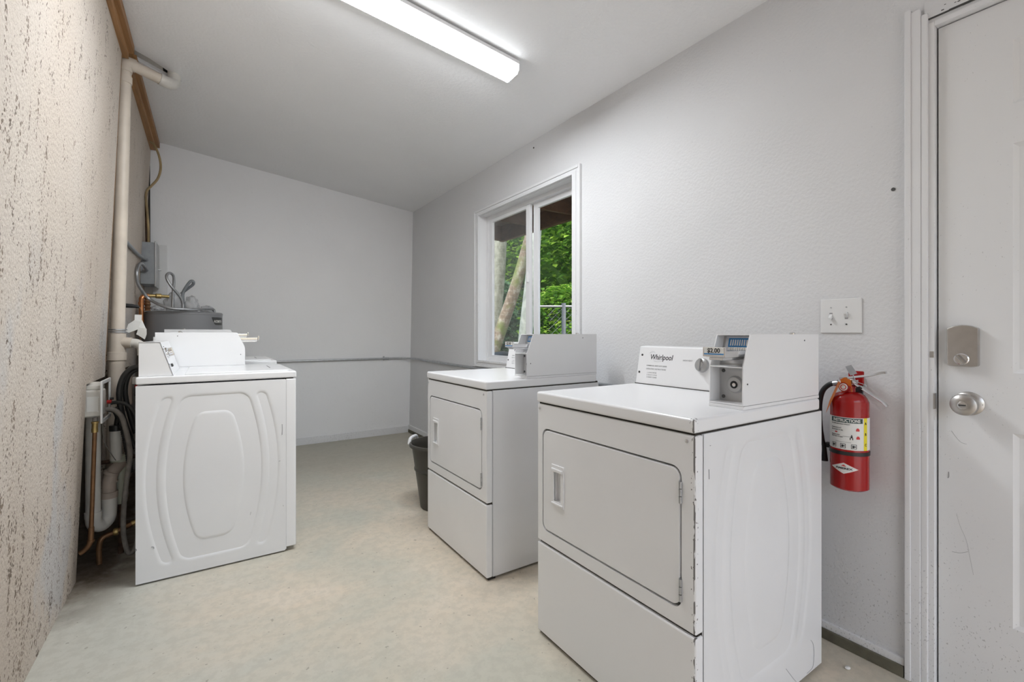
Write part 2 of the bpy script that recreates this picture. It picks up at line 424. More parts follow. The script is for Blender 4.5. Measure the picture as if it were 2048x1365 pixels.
def boolean(o, cutbm):
    me = bpy.data.meshes.new('cutter'); cutbm.to_mesh(me); cutbm.free()
    c = bpy.data.objects.new('cutter', me); COL.objects.link(c)
    c.location = worldpos(o.parent) * 0
    md = o.modifiers.new('cut', 'BOOLEAN'); md.object = c; md.solver = 'EXACT'; md.operation = 'DIFFERENCE'
    for m in list(o.modifiers):
        if m.type == 'WEIGHTED_NORMAL': o.modifiers.remove(m)
    off = worldpos(o.parent); c.location = (0, 0, 0)
    bpy.context.view_layer.update(); dg = bpy.context.evaluated_depsgraph_get()
    new = bpy.data.meshes.new_from_object(o.evaluated_get(dg)); o.modifiers.clear()
    old = o.data; mats = [m for m in old.materials]; o.data = new; new.name = o.name
    if not new.materials:
        for m in mats: new.materials.append(m)
    for p in new.polygons: p.material_index = 0
    bpy.data.objects.remove(c); finish(new)
    md = o.modifiers.new('weighted', 'WEIGHTED_NORMAL'); md.keep_sharp = True
def text_bm(s, size, depth=.0006, align='LEFT', sx=1.0, shear=0, bold=0):
    cu = bpy.data.curves.new('txt', 'FONT'); cu.body = s; cu.size = size; cu.extrude = depth / 2; cu.align_x = align
    cu.shear = shear; cu.offset = bold; cu.resolution_u = 3
    o = bpy.data.objects.new('txt', cu); COL.objects.link(o); bpy.context.view_layer.update()
    me = bpy.data.meshes.new_from_object(o.evaluated_get(bpy.context.evaluated_depsgraph_get()))
    bm = bmesh.new(); bm.from_mesh(me)
    for v in bm.verts: v.co.x *= sx
    bpy.data.objects.remove(o); bpy.data.curves.remove(cu); bpy.data.meshes.remove(me)
    return bm
def fit(bm, width):
    xs = [v.co.x for v in bm.verts]; k = width / (max(xs) - min(xs))
    for v in bm.verts: v.co.x *= k
    return bm
def place(bm, origin, right, up):
    """map text (x right, y up, z out) into world"""
    r = Vector(right).normalized(); u = Vector(up).normalized(); n = r.cross(u)
    for v in bm.verts: v.co = Vector(origin) + r * v.co.x + u * v.co.y + n * v.co.z
    return bm
def join(*bms):
    b = bms[0]
    for t in bms[1:]: merge(b, t)
    return b

# ------------------------------------------------------------------ THE SETTING
XR = 1.92; YF = -1.6
OX0, OX1, OZ = -.30, 1.80, 2.2
def wx(y, z): return -.508 + .040 * z - .008 * (y - 2.5)       # slightly leaning stucco wall
def zc(x): return 2.51 + .115 * (1.92 - x)                      # sloped ceiling
def yb(z): return 5.066 - .047 * z                              # back wall

# floor
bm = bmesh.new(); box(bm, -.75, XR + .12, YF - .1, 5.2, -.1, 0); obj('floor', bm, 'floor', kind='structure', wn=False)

# left wall with service recess
bm = bmesh.new(); D = .13
ys = [YF, 2.84, 3.31, 3.475, 4.3, 5.07]; zs = [0, .90, 2.98]
holes = {(1, 0), (2, 0), (3, 0), (2, 1)}
def sub(a, b, n): return [a + (b - a) * i / n for i in range(n + 1)]
for i in range(5):
    for j in range(2):
        h = (i, j) in holes
        yy = sub(ys[i], ys[i + 1], 4); zz = sub(zs[j], zs[j + 1], 6)
        for a in range(4):
            for b_ in range(6):
                quad(bm, [(wx(y, z) - (D if h else 0), y, z) for y, z in ((yy[a], zz[b_]), (yy[a + 1], zz[b_]), (yy[a + 1], zz[b_ + 1]), (yy[a], zz[b_ + 1]))])
def jamb(p, q):
    quad(bm, [(wx(*p), *p), (wx(*q), *q), (wx(*q) - D, *q), (wx(*p) - D, *p)])
jamb((2.84, 0), (2.84, .90)); jamb((2.84, .90), (3.31, .90)); jamb((3.31, .90), (3.31, 2.98)); jamb((3.475, 2.98), (3.475, .90))
jamb((3.475, .90), (4.3, .90)); jamb((4.3, .90), (4.3, 0))
# outer body
quad(bm, [(-.75, YF, 0), (-.75, 5.07, 0), (-.75, 5.07, 2.98), (-.75, YF, 2.98)])
bmesh.ops.remove_doubles(bm, verts=bm.verts[:], dist=1e-4)
obj('wall_left', bm, 'stucco', kind='structure', wn=False)
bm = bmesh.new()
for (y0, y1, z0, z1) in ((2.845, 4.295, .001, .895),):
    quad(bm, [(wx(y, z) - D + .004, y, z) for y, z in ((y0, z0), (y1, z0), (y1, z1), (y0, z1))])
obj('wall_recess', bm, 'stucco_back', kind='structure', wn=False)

# back wall (sloped top, leaning)
bm = bmesh.new()
L = -.405; zl = zc(L) + .02; zr = zc(XR + .1) + .02
f = [(-.60, yb(0), 0), (XR + .1, yb(0), 0), (XR + .1, yb(zr), zr), (-.60, yb(zl), zl)]
A = [bm.verts.new(p) for p in f]; B = [bm.verts.new((p[0], 5.22, p[2])) for p in f]
bm.faces.new(A); bm.faces.new(B[::-1])
for i in range(4): bm.faces.new([A[i], B[i], B[(i + 1) % 4], A[(i + 1) % 4]])
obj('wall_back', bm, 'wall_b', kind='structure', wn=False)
# dark open joint between the stucco wall and the painted back wall
bm = bmesh.new(); box(bm, -.437, -.425, 4.93, 4.985, 1.9, 2.70)
obj('trim_joint', bm, 'dark_gap', kind='structure', wn=False)

# front wall (behind the camera)
bm = bmesh.new()   # unseen wide doorway added behind the camera to let fill daylight in
prism(bm, [(-.75, 0), (OX0, 0), (OX0, OZ), (OX1, OZ), (OX1, 0), (XR + .1, 0), (XR + .1, zc(XR) + .02), (-.75, zc(-.75) + .02)], 'y', YF - .1, YF)
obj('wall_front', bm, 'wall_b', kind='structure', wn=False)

# right wall with window and door openings
bm = bmesh.new()
WY0, WY1, WZ0, WZ1 = 2.20, 3.415, .905, 2.138
DY0, DY1, DZ = -.455, .478, 2.118
X2 = XR + .13
def panel(y0, y1, z0, z1): box(bm, XR, X2, y0, y1, z0, z1)
panel(YF - .1, DY0, 0, 2.53); panel(DY0, DY1, DZ, 2.53); panel(DY1, WY0, 0, 2.53)
panel(WY0, WY1, 0, WZ0); panel(WY0, WY1, WZ1, 2.53); panel(WY1, 5.2, 0, 2.53)
bmesh.ops.remove_doubles(bm, verts=bm.verts[:], dist=1e-4)
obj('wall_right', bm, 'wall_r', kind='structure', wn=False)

# ceiling slab with the rough pipe opening
bm = bmesh.new()
def cz(x, d=0): return zc(x) + d
A = [bm.verts.new((x, y, cz(x, d))) for d in (0, .02) for (x, y) in ((-.62, YF - .1), (XR + .1, YF - .1), (XR + .1, 5.1), (-.62, 5.1))]
for idx in ((0, 1, 2, 3), (7, 6, 5, 4), (0, 4, 5, 1), (1, 5, 6, 2), (2, 6, 7, 3), (3, 7, 4, 0)): bm.faces.new([A[i] for i in idx])
ceil = obj('ceiling', bm, 'ceil', kind='structure', wn=False)
c = bmesh.new(); prism(c, [(-.40, 3.385), (-.30, 3.445), (-.165, 3.575), (-.15, 3.605), (-.165, 3.62), (-.23, 3.60), (-.40, 3.50)], 'z', 2.6, 3.0)
boolean(ceil, c); ceil.modifiers.clear()
def slopeplate(xa, xb, y0, y1, d0, d1):
    bm = bmesh.new(); P = [(xa, y0), (xb, y0), (xb, y1), (xa, y1)]
    A = [bm.verts.new((x, y, zc(x) + d0)) for x, y in P]; B = [bm.verts.new((x, y, zc(x) + d1)) for x, y in P]
    bm.faces.new(A); bm.faces.new(B[::-1])
    for i in range(4): bm.faces.new([A[i], B[i], B[(i + 1) % 4], A[(i + 1) % 4]])
    return bm
obj('ceiling_backing', slopeplate(-.62, -.245, 3.2, 3.8, .0205, .03), 'insulation', kind='structure', wn=False)
obj('ceiling_cavity', slopeplate(-.26, .02, 3.2, 3.8, .031, .04), 'dark_gap', kind='structure', wn=False)

# timber along the top of the stucco wall
def ledger(x0, x1, top, bot, ya, yb_):
    bm = bmesh.new()
    for p, q in ((YF, ya), (yb_[0], yb_[1])): box(bm, x0, x1, p, q, bot, top, .003)
    return bm
zt = zc(-.36)
obj('trim_1', ledger(-.47, -.382, zt - .004, zt - .088, 3.350, (3.435, 4.90)), 'wood', kind='structure')
obj('trim_2', ledger(-.385, -.358, zt - .004, zt - .052, 3.355, (3.45, 4.93)), 'wood', kind='structure')

# skirting / foot of walls
bm = bmesh.new(); box(bm, -.45, XR, yb(0) - .012, yb(0) + .01, 0, .075, .003); obj('baseboard_back', bm, 'trim', kind='structure')
bm = bmesh.new(); box(bm, XR - .014, XR + .01, 1.45, yb(0), .03, .085, .003); obj('baseboard_right', bm, 'trim', kind='structure')
bm = bmesh.new(); box(bm, XR - .010, XR + .005, .548, 1.45, .036, .062, .003); obj('baseboard_near', bm, 'trim', kind='structure')
bm = bmesh.new(); box(bm, XR - .018, XR + .01, .548, yb(0), 0, .037, .004); obj('trim_3', bm, 'concrete_dark', kind='structure')

# ------------------------------------------------------------------ window
win = thing('window_1', None, None, (XR, 2.8, .9), kind='structure')
bm = bmesh.new()
def frame(bm, x0, x1, y0, y1, z0, z1, w, wb=None, wt=None, bev=.003):
    wb = w if wb is None else wb; wt = w if wt is None else wt
    box(bm, x0, x1, y0, y0 + w, z0, z1, bev); box(bm, x0, x1, y1 - w, y1, z0, z1, bev)
    box(bm, x0, x1, y0 + w, y1 - w, z1 - wt, z1, bev); box(bm, x0, x1, y0 + w, y1 - w, z0, z0 + wb, bev)
frame(bm, XR - .020, XR + .002, 2.125, 3.482, .855, 2.186, .018)
frame(bm, XR - .014, XR + .002, 2.143, 3.464, .873, 2.168, .022)
frame(bm, XR - .019, XR + .002, 2.163, 3.444, .893, 2.150, .038, .018, .014)
obj('window_casing', bm, 'trim', win)
bm = bmesh.new(); frame(bm, XR + .002, XR + .075, WY0 - .002, WY1 + .002, WZ0 - .002, WZ1 + .002, .006, bev=0)
obj('window_reveal', bm, 'vinyl', win, wn=False)
bm = bmesh.new(); frame(bm, XR + .065, XR + .12, WY0, WY1, WZ0, WZ1, .040, .03, .035)
obj('window_frame', bm, 'vinyl', win)
# left (hazy) sash and right sash
bm = bmesh.new(); frame(bm, XR + .070, XR + .095, 2.775, 3.375, .932, 2.108, .052, .022, .032)
sl = obj('sash', bm, 'vinyl', win)
bm = bmesh.new(); frame(bm, XR + .095, XR + .118, 2.235, 2.765, .932, 2.108, .055, .022, .045)
sr = obj('sash', bm, 'vinyl', win)
bm = bmesh.new(); box(bm, XR + .084, XR + .087, 2.82, 3.33, .945, 2.08); obj('window_pane', bm, 'glass_hazy', sl, wn=False, label='hazy left pane')
bm = bmesh.new(); box(bm, XR + .106, XR + .109, 2.285, 2.72, .945, 2.07); obj('window_pane', bm, 'glass', sr, wn=False)
bm = bmesh.new(); box(bm, XR + .058, XR + .071, 2.79, 2.812, 1.52, 1.60, .004); obj('sash_latch', bm, 'vinyl', sl)

# ------------------------------------------------------------------ door
dr = thing('door_1', None, None, (XR, 0, 0), kind='structure')
XD = XR + .018
bm = bmesh.new(); PY = [(.055, .308), (-.29, -.04)]; PZ = [(.28, .845), (1.02, 1.685), (1.80, 1.985)]
ysd = sorted({DY0 + .006, .470} | {v for p in PY for v in p}); zsd = sorted({.012, 2.106} | {v for p in PZ for v in p})
for a in range(len(ysd) - 1):
    for b_ in range(len(zsd) - 1):
        if (ysd[a], ysd[a + 1]) in PY and (zsd[b_], zsd[b_ + 1]) in PZ:
            y0, y1, z0, z1 = ysd[a], ysd[a + 1], zsd[b_], zsd[b_ + 1]
            lv = [(0, 0), (.004, .0035), (.012, .0075), (.022, .0085), (.034, .0085), (.040, .0055), (.058, .0015)]
            for (i0, d0), (i1, d1) in zip(lv, lv[1:]):
                o0 = [(XD + d0, y0 + i0, z0 + i0), (XD + d0, y1 - i0, z0 + i0), (XD + d0, y1 - i0, z1 - i0), (XD + d0, y0 + i0, z1 - i0)]
                o1 = [(XD + d1, y0 + i1, z0 + i1), (XD + d1, y1 - i1, z0 + i1), (XD + d1, y1 - i1, z1 - i1), (XD + d1, y0 + i1, z1 - i1)]
                for k in range(4): quad(bm, [o0[k], o0[(k + 1) % 4], o1[(k + 1) % 4], o1[k]])
            quad(bm, o1)
        else:
            quad(bm, [(XD, ysd[a], zsd[b_]), (XD, ysd[a + 1], zsd[b_]), (XD, ysd[a + 1], zsd[b_ + 1]), (XD, ysd[a], zsd[b_ + 1])])
E = [(ysd[0], zsd[0]), (ysd[-1], zsd[0]), (ysd[-1], zsd[-1]), (ysd[0], zsd[-1])]
for k in range(4):
    p, q = E[k], E[(k + 1) % 4]; quad(bm, [(XD, *p), (XD, *q), (XD + .04, *q), (XD + .04, *p)])
quad(bm, [(XD + .04, *p) for p in E])
bmesh.ops.remove_doubles(bm, verts=bm.verts[:], dist=1e-5)
obj('door_slab', bm, 'door', dr, ang=20)
# jamb, black gap sheet and casing
bm = bmesh.new(); box(bm, XR - .004, X2, .4745, .490, 0, 2.125, .002); box(bm, XR - .004, X2, DY0 - .01, .4745, 2.110, 2.127, .002)
box(bm, XR - .004, X2, DY0 - .016, DY0 + .002, 0, 2.125, .002)
obj('door_jamb', bm, 'trim', dr)
bm = bmesh.new(); box(bm, XR + .06, XR + .075, DY0, .475, 0, 2.11); obj('slab_gap_backing', bm, 'black', dr, wn=False)  # black sheet behind the slab, painted shade for the gap around it
bm = bmesh.new()
box(bm, XR - .019, XR + .001, .530, .546, 0, 2.190, .003); box(bm, XR - .015, XR + .001, .506, .5315, 0, 2.180, .003)
box(bm, XR - .012, XR + .001, .489, .5065, 0, 2.158, .0035)
obj('door_casing', bm, 'trim', dr)
bm = bmesh.new(); box(bm, XR - .005, XR + .002, DY0 - .05, .500, 2.140, 2.196, .002); obj('door_head_patch', bm, 'wall_r', dr)
bm = bmesh.new()
pts = [(.497, 2.139), (.44, 2.1395), (.41, 2.141), (.38, 2.139), (.30, 2.140), (.1, 2.139)]
for (a, z), (b_, z2) in zip(pts, pts[1:]): box(bm, XR - .0055, XR, b_, a, min(z, z2) - .0015, max(z, z2) + .001)
for _ in range(16):
    a = random.uniform(.28, .49); z = random.uniform(2.142, 2.17); s = random.uniform(.001, .004); box(bm, XR - .0056, XR, a, a + s * 2.4, z, z + s)
obj('door_head_crack', bm, 'dark_steel', dr, wn=False)
bm = bmesh.new(); box(bm, XR - .006, XR + .012, .4735, .4775, .895, .945, .001); box(bm, XR - .0055, XR - .003, .476, .486, 1.058, 1.078, .001)
obj('strike_plate', bm, 'satin', dr)
# deadbolt
bm = bmesh.new()
pl = [(.375, 1.036), (.39, 1.033), (.43, 1.033), (.446, 1.036), (.446, 1.150), (.43, 1.158), (.411, 1.161), (.392, 1.158), (.375, 1.150)]
prism(bm, pl, 'x', XD - .024, XD, .004)
db = obj('deadbolt', bm, 'satin', dr)
bm = bmesh.new(); lathe(bm, [(.0175, 0), (.0175, -.003), (.015, -.005)], (XD - .024, .411, 1.0565), 'x', 28); obj('thumb_turn_rose', bm, 'chrome', db)
bm = bmesh.new(); box(bm, -.016, .016, -.004, .004, -.006, .006, .002)
for v in bm.verts: v.co = Matrix.Rotation(math.radians(55), 3, 'X') @ Vector((v.co.z, v.co.x, v.co.y)) + Vector((XD - .033, .411, 1.0565))
obj('thumb_turn', bm, 'satin', db)
# knob
kb_c = (XD, .4005, .9205)
bm = bmesh.new(); lathe(bm, [(.036, 0), (.036, -.004), (.030, -.010), (.014, -.014), (.012, -.026), (.020, -.032), (.030, -.040), (.0325, -.050), (.030, -.059), (.022, -.064), (.012, -.0655)], kb_c, 'x', 36)
kb = obj('knob', bm, 'satin', dr)
bm = bmesh.new(); lathe(bm, [(.011, -.064), (.011, -.0675), (.009, -.0685)], kb_c, 'x', 20); obj('knob_button', bm, 'chrome', kb)
bm = bmesh.new(); box(bm, XD - .071, XD - .068, kb_c[1] - .008, kb_c[1] + .008, kb_c[2] - .002, kb_c[2] + .002, .0008); obj('knob_button_slot', bm, 'dark_steel', kb)
bm = bmesh.new(); lathe(bm, [(.004, -.004), (.004, -.0085)], (XD, .372, .9205), 'x', 10); obj('knob_screw', bm, 'black', kb)
# scuffs on the door and right wall (thin raised marks are dirt with their own shape)
def mark(x, pts, r): obj('scuff', tube(bmesh.new(), smooth_path([(x, *p) for p in pts], 4), r, 4), 'grey_ink', dr, wn=False)
mark(XD - .0002, [(.446, .700), (.4455, .685), (.448, .68)], .0012)
mark(XD - .0001, [(.428, .575), (.42, .54), (.406, .50), (.398, .452), (.39, .40)], .0003)
mark(XD - .0002, [(.438, .452), (.42, .455), (.402, .466)], .0006)
mark(XD - .0002, [(.44, .83), (.42, .80), (.405, .795)], .0005)

# ------------------------------------------------------------------ fluorescent light
def strip(prof, xa, xb, dy):
    bm = bmesh.new(); A = [bm.verts.new((xa, y + dy, zc(xa) - d)) for y, d in prof]; B = [bm.verts.new((xb, y + dy, zc(xb) - d)) for y, d in prof]
    n = len(prof); bm.faces.new(A); bm.faces.new(B[::-1])
    for i in range(n): bm.faces.new([A[i], B[i], B[(i + 1) % n], A[(i + 1) % n]])
    return bm
def ceiling_light(dy, label, lens):
    lt = thing('ceiling_light', label, 'light', (.74, 2.05 + dy, zc(.74)))
    x0, x1 = .13, 1.352
    obj('housing', strip([(2.004, .001), (2.004, .015), (2.096, .015), (2.096, .001)], x0, x1, dy), 'white_plastic', lt, wn=False)
    obj('housing_rim', strip([(1.982, .010), (1.982, .027), (2.120, .024), (2.120, .010)], x0 - .003, x1 + .003, dy), 'white_plastic', lt, wn=False)
    ln = obj('lens', strip([(1.987, .022), (1.987, .056), (2.002, .068), (2.09, .071), (2.112, .060), (2.116, .022)], x0, x1, dy), lens, lt, wn=False)
    ln.data.materials.append(M['lamp_side']); ln.data.materials.append(M['lamp_far'])
    for p in ln.data.polygons:
        if abs(p.normal.z) < .85: p.material_index = 2 if p.normal.y > 0 else 1
    for xa, xb in ((x0 - .005, x0 - .001), (x1 + .001, x1 + .005)):
        obj('end_cap', strip([(1.984, .012), (1.984, .058), (2.001, .071), (2.091, .074), (2.115, .062), (2.120, .012)], xa, xb, dy), 'white_plastic', lt, wn=False)
ceiling_light(0, 'long white fluorescent strip light with a lit lens on the sloped ceiling', 'lamp')

# ------------------------------------------------------------------ appliances
def emboss_h(s, z, zlo, zhi, amp):
    """height offset of the pressed side panel; s = distance from the front, z = height"""
    zm = (zlo + zhi) / 2; hh = (zhi - zlo) / 2; t = (z - zm) / hh
    def sm(d, w=.011): return 1 / (1 + math.exp(max(-40, min(40, d / (w * .28)))))       # 1 inside
    bow = max(0, 1 - t * t)
    def rr(dx, dz, r=.035):
        ax = dx + r; az = dz + r
        return math.hypot(max(ax, 0), max(az, 0)) + min(max(ax, az), 0) - r
    outer = rr(abs(s - .355) - (.132 + .062 * bow), abs(z - zm) - hh)
    hi2 = hh * .80; b2 = max(0, 1 - ((z - zm) / hi2) ** 2)
    inner = rr(abs(s - .36) - (.070 + .054 * b2), abs(z - zm) - hi2)
    h = -amp * sm(outer) + amp * sm(inner)
    f = rr(abs(s - (.163 - .058 * bow)) - .021, abs(z - zm) - hh, .02)
    g = rr(abs(s - (.541 + .062 * bow)) - .021, abs(z - zm) - hh, .02)
    return h - amp * .8 * (sm(f) + sm(g))
def side_panel(bm, xf, dirx, y, outy, s0, s1, z0, z1, zlo, zhi, amp, nx=110, nz=150):
    vs = {}
    for i in range(nx + 1):
        for j in range(nz + 1):
            s = s0 + (s1 - s0) * i / nx; z = z0 + (z1 - z0) * j / nz
            vs[i, j] = bm.verts.new((xf + dirx * s, y + outy * (emboss_h(s, z, zlo, zhi, amp) if amp else 0), z))
    for i in range(nx):
        for j in range(nz): bm.faces.new([vs[i, j], vs[i + 1, j], vs[i + 1, j + 1], vs[i, j + 1]])
    # returned edges so the sheet is not paper thin
    b0 = [vs[0, j] for j in range(nz + 1)]
    return bm

def coin_box(root, xf, dirx, y0, y1, zb, ln, h, price=True, slide_up=0.0):
    """meter case; xf = front x, dirx = direction to the back, y0..y1 width, zb base height"""
    X = lambda s: xf + dirx * s
    prof = [(X(0), zb), (X(ln), zb), (X(ln), zb + h), (X(.039), zb + h), (X(0), zb + h * .545)]
    bm = bmesh.new(); prism(bm, prof, 'y', y0, y0 + .003); prism(bm, prof, 'y', y1 - .003, y1)
    cb = obj('coin_box', bm, 'enamel', root)
    a, b_ = sorted((X(.039), X(ln)))
    bm = bmesh.new(); box(bm, a, b_, y0 + .003, y1 - .003, zb + h - .003, zb + h); obj('coin_box_top', bm, 'enamel', cb)
    a, b_ = sorted((X(ln - .003), X(ln))); bm = bmesh.new(); box(bm, a, b_, y0 + .003, y1 - .003, zb, zb + h - .003); obj('coin_box_back', bm, 'enamel', cb)
    a, b_ = sorted((X(-.001), X(ln))); bm = bmesh.new(); box(bm, a, b_, y0 - .0015, y1 + .0015, zb - .011, zb - .001, .0015); obj('coin_box_base', bm, 'enamel', cb)
    a, b_ = sorted((X(0), X(ln - .01))); bm = bmesh.new(); box(bm, a, b_, y0 + .003, y1 - .003, zb, zb + .004); obj('coin_box_floor', bm, 'enamel', cb)
    # lower recessed vault door
    a, b_ = sorted((X(.050), X(.10))); bm = bmesh.new(); box(bm, a, b_, y0 + .003, y1 - .003, zb + .004, zb + h * .52, .001); vd = obj('vault_door', bm, 'steel', cb); vd.data.materials[0] = M['grey_putty2']
    # shelf lip
    a, b_ = sorted((X(0), X(.055))); bm = bmesh.new(); box(bm, a, b_, y0 + .003, y1 - .003, zb + h * .525, zb + h * .545, .0008); obj('shelf_lip', bm, 'enamel', cb)
    # upper sloped face
    bm = bmesh.new(); prism(bm, [(X(.050), zb + h * .545), (X(.075), zb + h - .003), (X(.10), zb + h - .003), (X(.10), zb + h * .545)], 'y', y0 + .003, y1 - .003)
    obj('upper_face', bm, M['grey_putty2'], cb)
    ym = (y0 + y1) / 2
    # lock boss, bore, key plug, screws
    yl = y0 + .052 if dirx > 0 else y1 - .052
    c = (X(.050), yl, zb + .055)
    d = -dirx
    bm = bmesh.new(); lathe(bm, [(.026, 0), (.026, .002 * d), (.022, .008 * d), (.017, .0095 * d), (.012, .0085 * d)], c, 'x', 30); obj('lock_boss', bm, M['grey_putty2'], cb)
    bm = bmesh.new(); lathe(bm, [(.0115, .0075 * d), (.0115, .0092 * d)], c, 'x', 20); obj('lock_bore', bm, 'black', cb)
    bm = bmesh.new(); lathe(bm, [(.0055, .009 * d), (.0055, .0125 * d), (.003, .0128 * d)], (c[0], c[1] - .002, c[2]), 'x', 16); obj('lock_plug', bm, 'chrome', cb)
    for zz in (.016, .095):
        ysx = y1 - .016 if dirx > 0 else y0 + .016
        bm = bmesh.new(); lathe(bm, [(.0055, 0), (.0055, .002 * d), (.003, .0035 * d)], (X(.050), ysx, zb + zz), 'x', 14); obj('vault_screw', bm, 'dark_steel', cb)
    # instruction plate, blue with white coin pictures and teeth
    def face_pt(y, t):   # t 0..1 up the sloped upper face
        s = .050 + .025 * t; z = zb + h * .545 + (h - .003 - h * .545) * t
        return Vector((X(s - .0012), y, z))
    def plate(y_a, y_b, t0, t1, off):
        bm = bmesh.new(); o = Vector((-dirx * off, 0, off * .27))
        A = [face_pt(y_a, t0) + o, face_pt(y_b, t0) + o, face_pt(y_b, t1) + o, face_pt(y_a, t1) + o]
        v = [bm.verts.new(p) for p in A]; w = [bm.verts.new(p + Vector((dirx * .001, 0, 0))) for p in A]
        bm.faces.new(v); bm.faces.new(w[::-1])
        for i in range(4): bm.faces.new([v[i], w[i], w[(i + 1) % 4], v[(i + 1) % 4]])
        return bm
    ya, yb_ = y0 + .014, y1 - .012
    obj('instruction_plate', plate(ya, yb_, .46, .97, .0008), 'chrome', cb)
    obj('instruction_plate_print', plate(ya + .006, yb_ - .010, .60, .90, .0018), 'blue', cb)
    bm = None
    for k in range(8):
        yk = ya + .012 + (yb_ - ya - .030) * k / 7
        t = plate(yk - .0018, yk + .0018, .65, .85, .0024); bm = join(bm, t) if bm else t
        t = plate(yk - .0022, yk + .0022, .48, .585, .0022); bm = join(bm, t)
    obj('coin_pictures', bm, 'paper', cb)
    obj('instruction_plate_lower', plate(ya, yb_ - .002, .06, .26, .0008), 'steel', cb)
    # coin slide
    zs_ = zb + .140 + slide_up; a, b_ = sorted((X(-.070), X(.060)))
    ys0, ys1 = (y0 + .012, y0 + .072) if dirx > 0 else (y1 - .072, y1 - .012)
    bm = bmesh.new(); box(bm, a, b_, ys0, ys1, zs_, zs_ + .019, .002)
    a2, b2 = sorted((X(-.066), X(.055))); box(bm, a2, b2, ys0 + .008, ys1 - .008, zs_ - .008, zs_, .002)
    sd = obj('coin_slide', bm, 'chrome', cb)
    a, b_ = sorted((X(-.078), X(-.070))); bm = bmesh.new(); box(bm, a, b_, ys0 - .006, ys1 + .004, zs_ + .002, zs_ + .030, .002); obj('price_plate', bm, 'chrome', cb)
    a, b_ = sorted((X(-.0788), X(-.078))); bm = bmesh.new(); box(bm, a, b_, ys0, ys1 - .002, zs_ + .0125, zs_ + .0285); obj('price_card', bm, 'paper', cb, wn=False)
    bm = bmesh.new(); box(bm, a, b_, ys0 - .001, ys1 - .001, zs_ + .0085, zs_ + .012); obj('price_card_stripe', bm, 'blue', cb, wn=False)
    t = text_bm('$2.00', .0175, .0004, 'CENTER', 1.0, 0, .0004)
    if dirx > 0: place(t, (X(-.0790), (ys0 + ys1) / 2 - .001, zs_ + .0145), (0, -1, 0), (0, 0, 1))
    else: place(t, (X(-.0790), (ys0 + ys1) / 2 + .001, zs_ + .0145), (0, 1, 0), (0, 0, 1))
    obj('price_text', t, 'ink', cb, wn=False)
    bm = bmesh.new(); lathe(bm, [(.009, 0), (.009, .004), (.006, .007)], (X(ln - .11), ym - .02, zb + h), 'z', 18); obj('top_lock', bm, 'chrome', cb)
    for (s, zz) in ((.022, .062), (ln - .10, h - .02)): obj('case_rivet', lathe(bmesh.new(), [(.0025, -.0004), (.0025, .0012)], (X(s), y0 - .001, zb + zz), 'y', 8), 'dark_steel', cb, wn=False)
    return cb
M['grey_putty2'] = simple('grey_cast_face', (.50, .50, .50), .38, .25, .05)

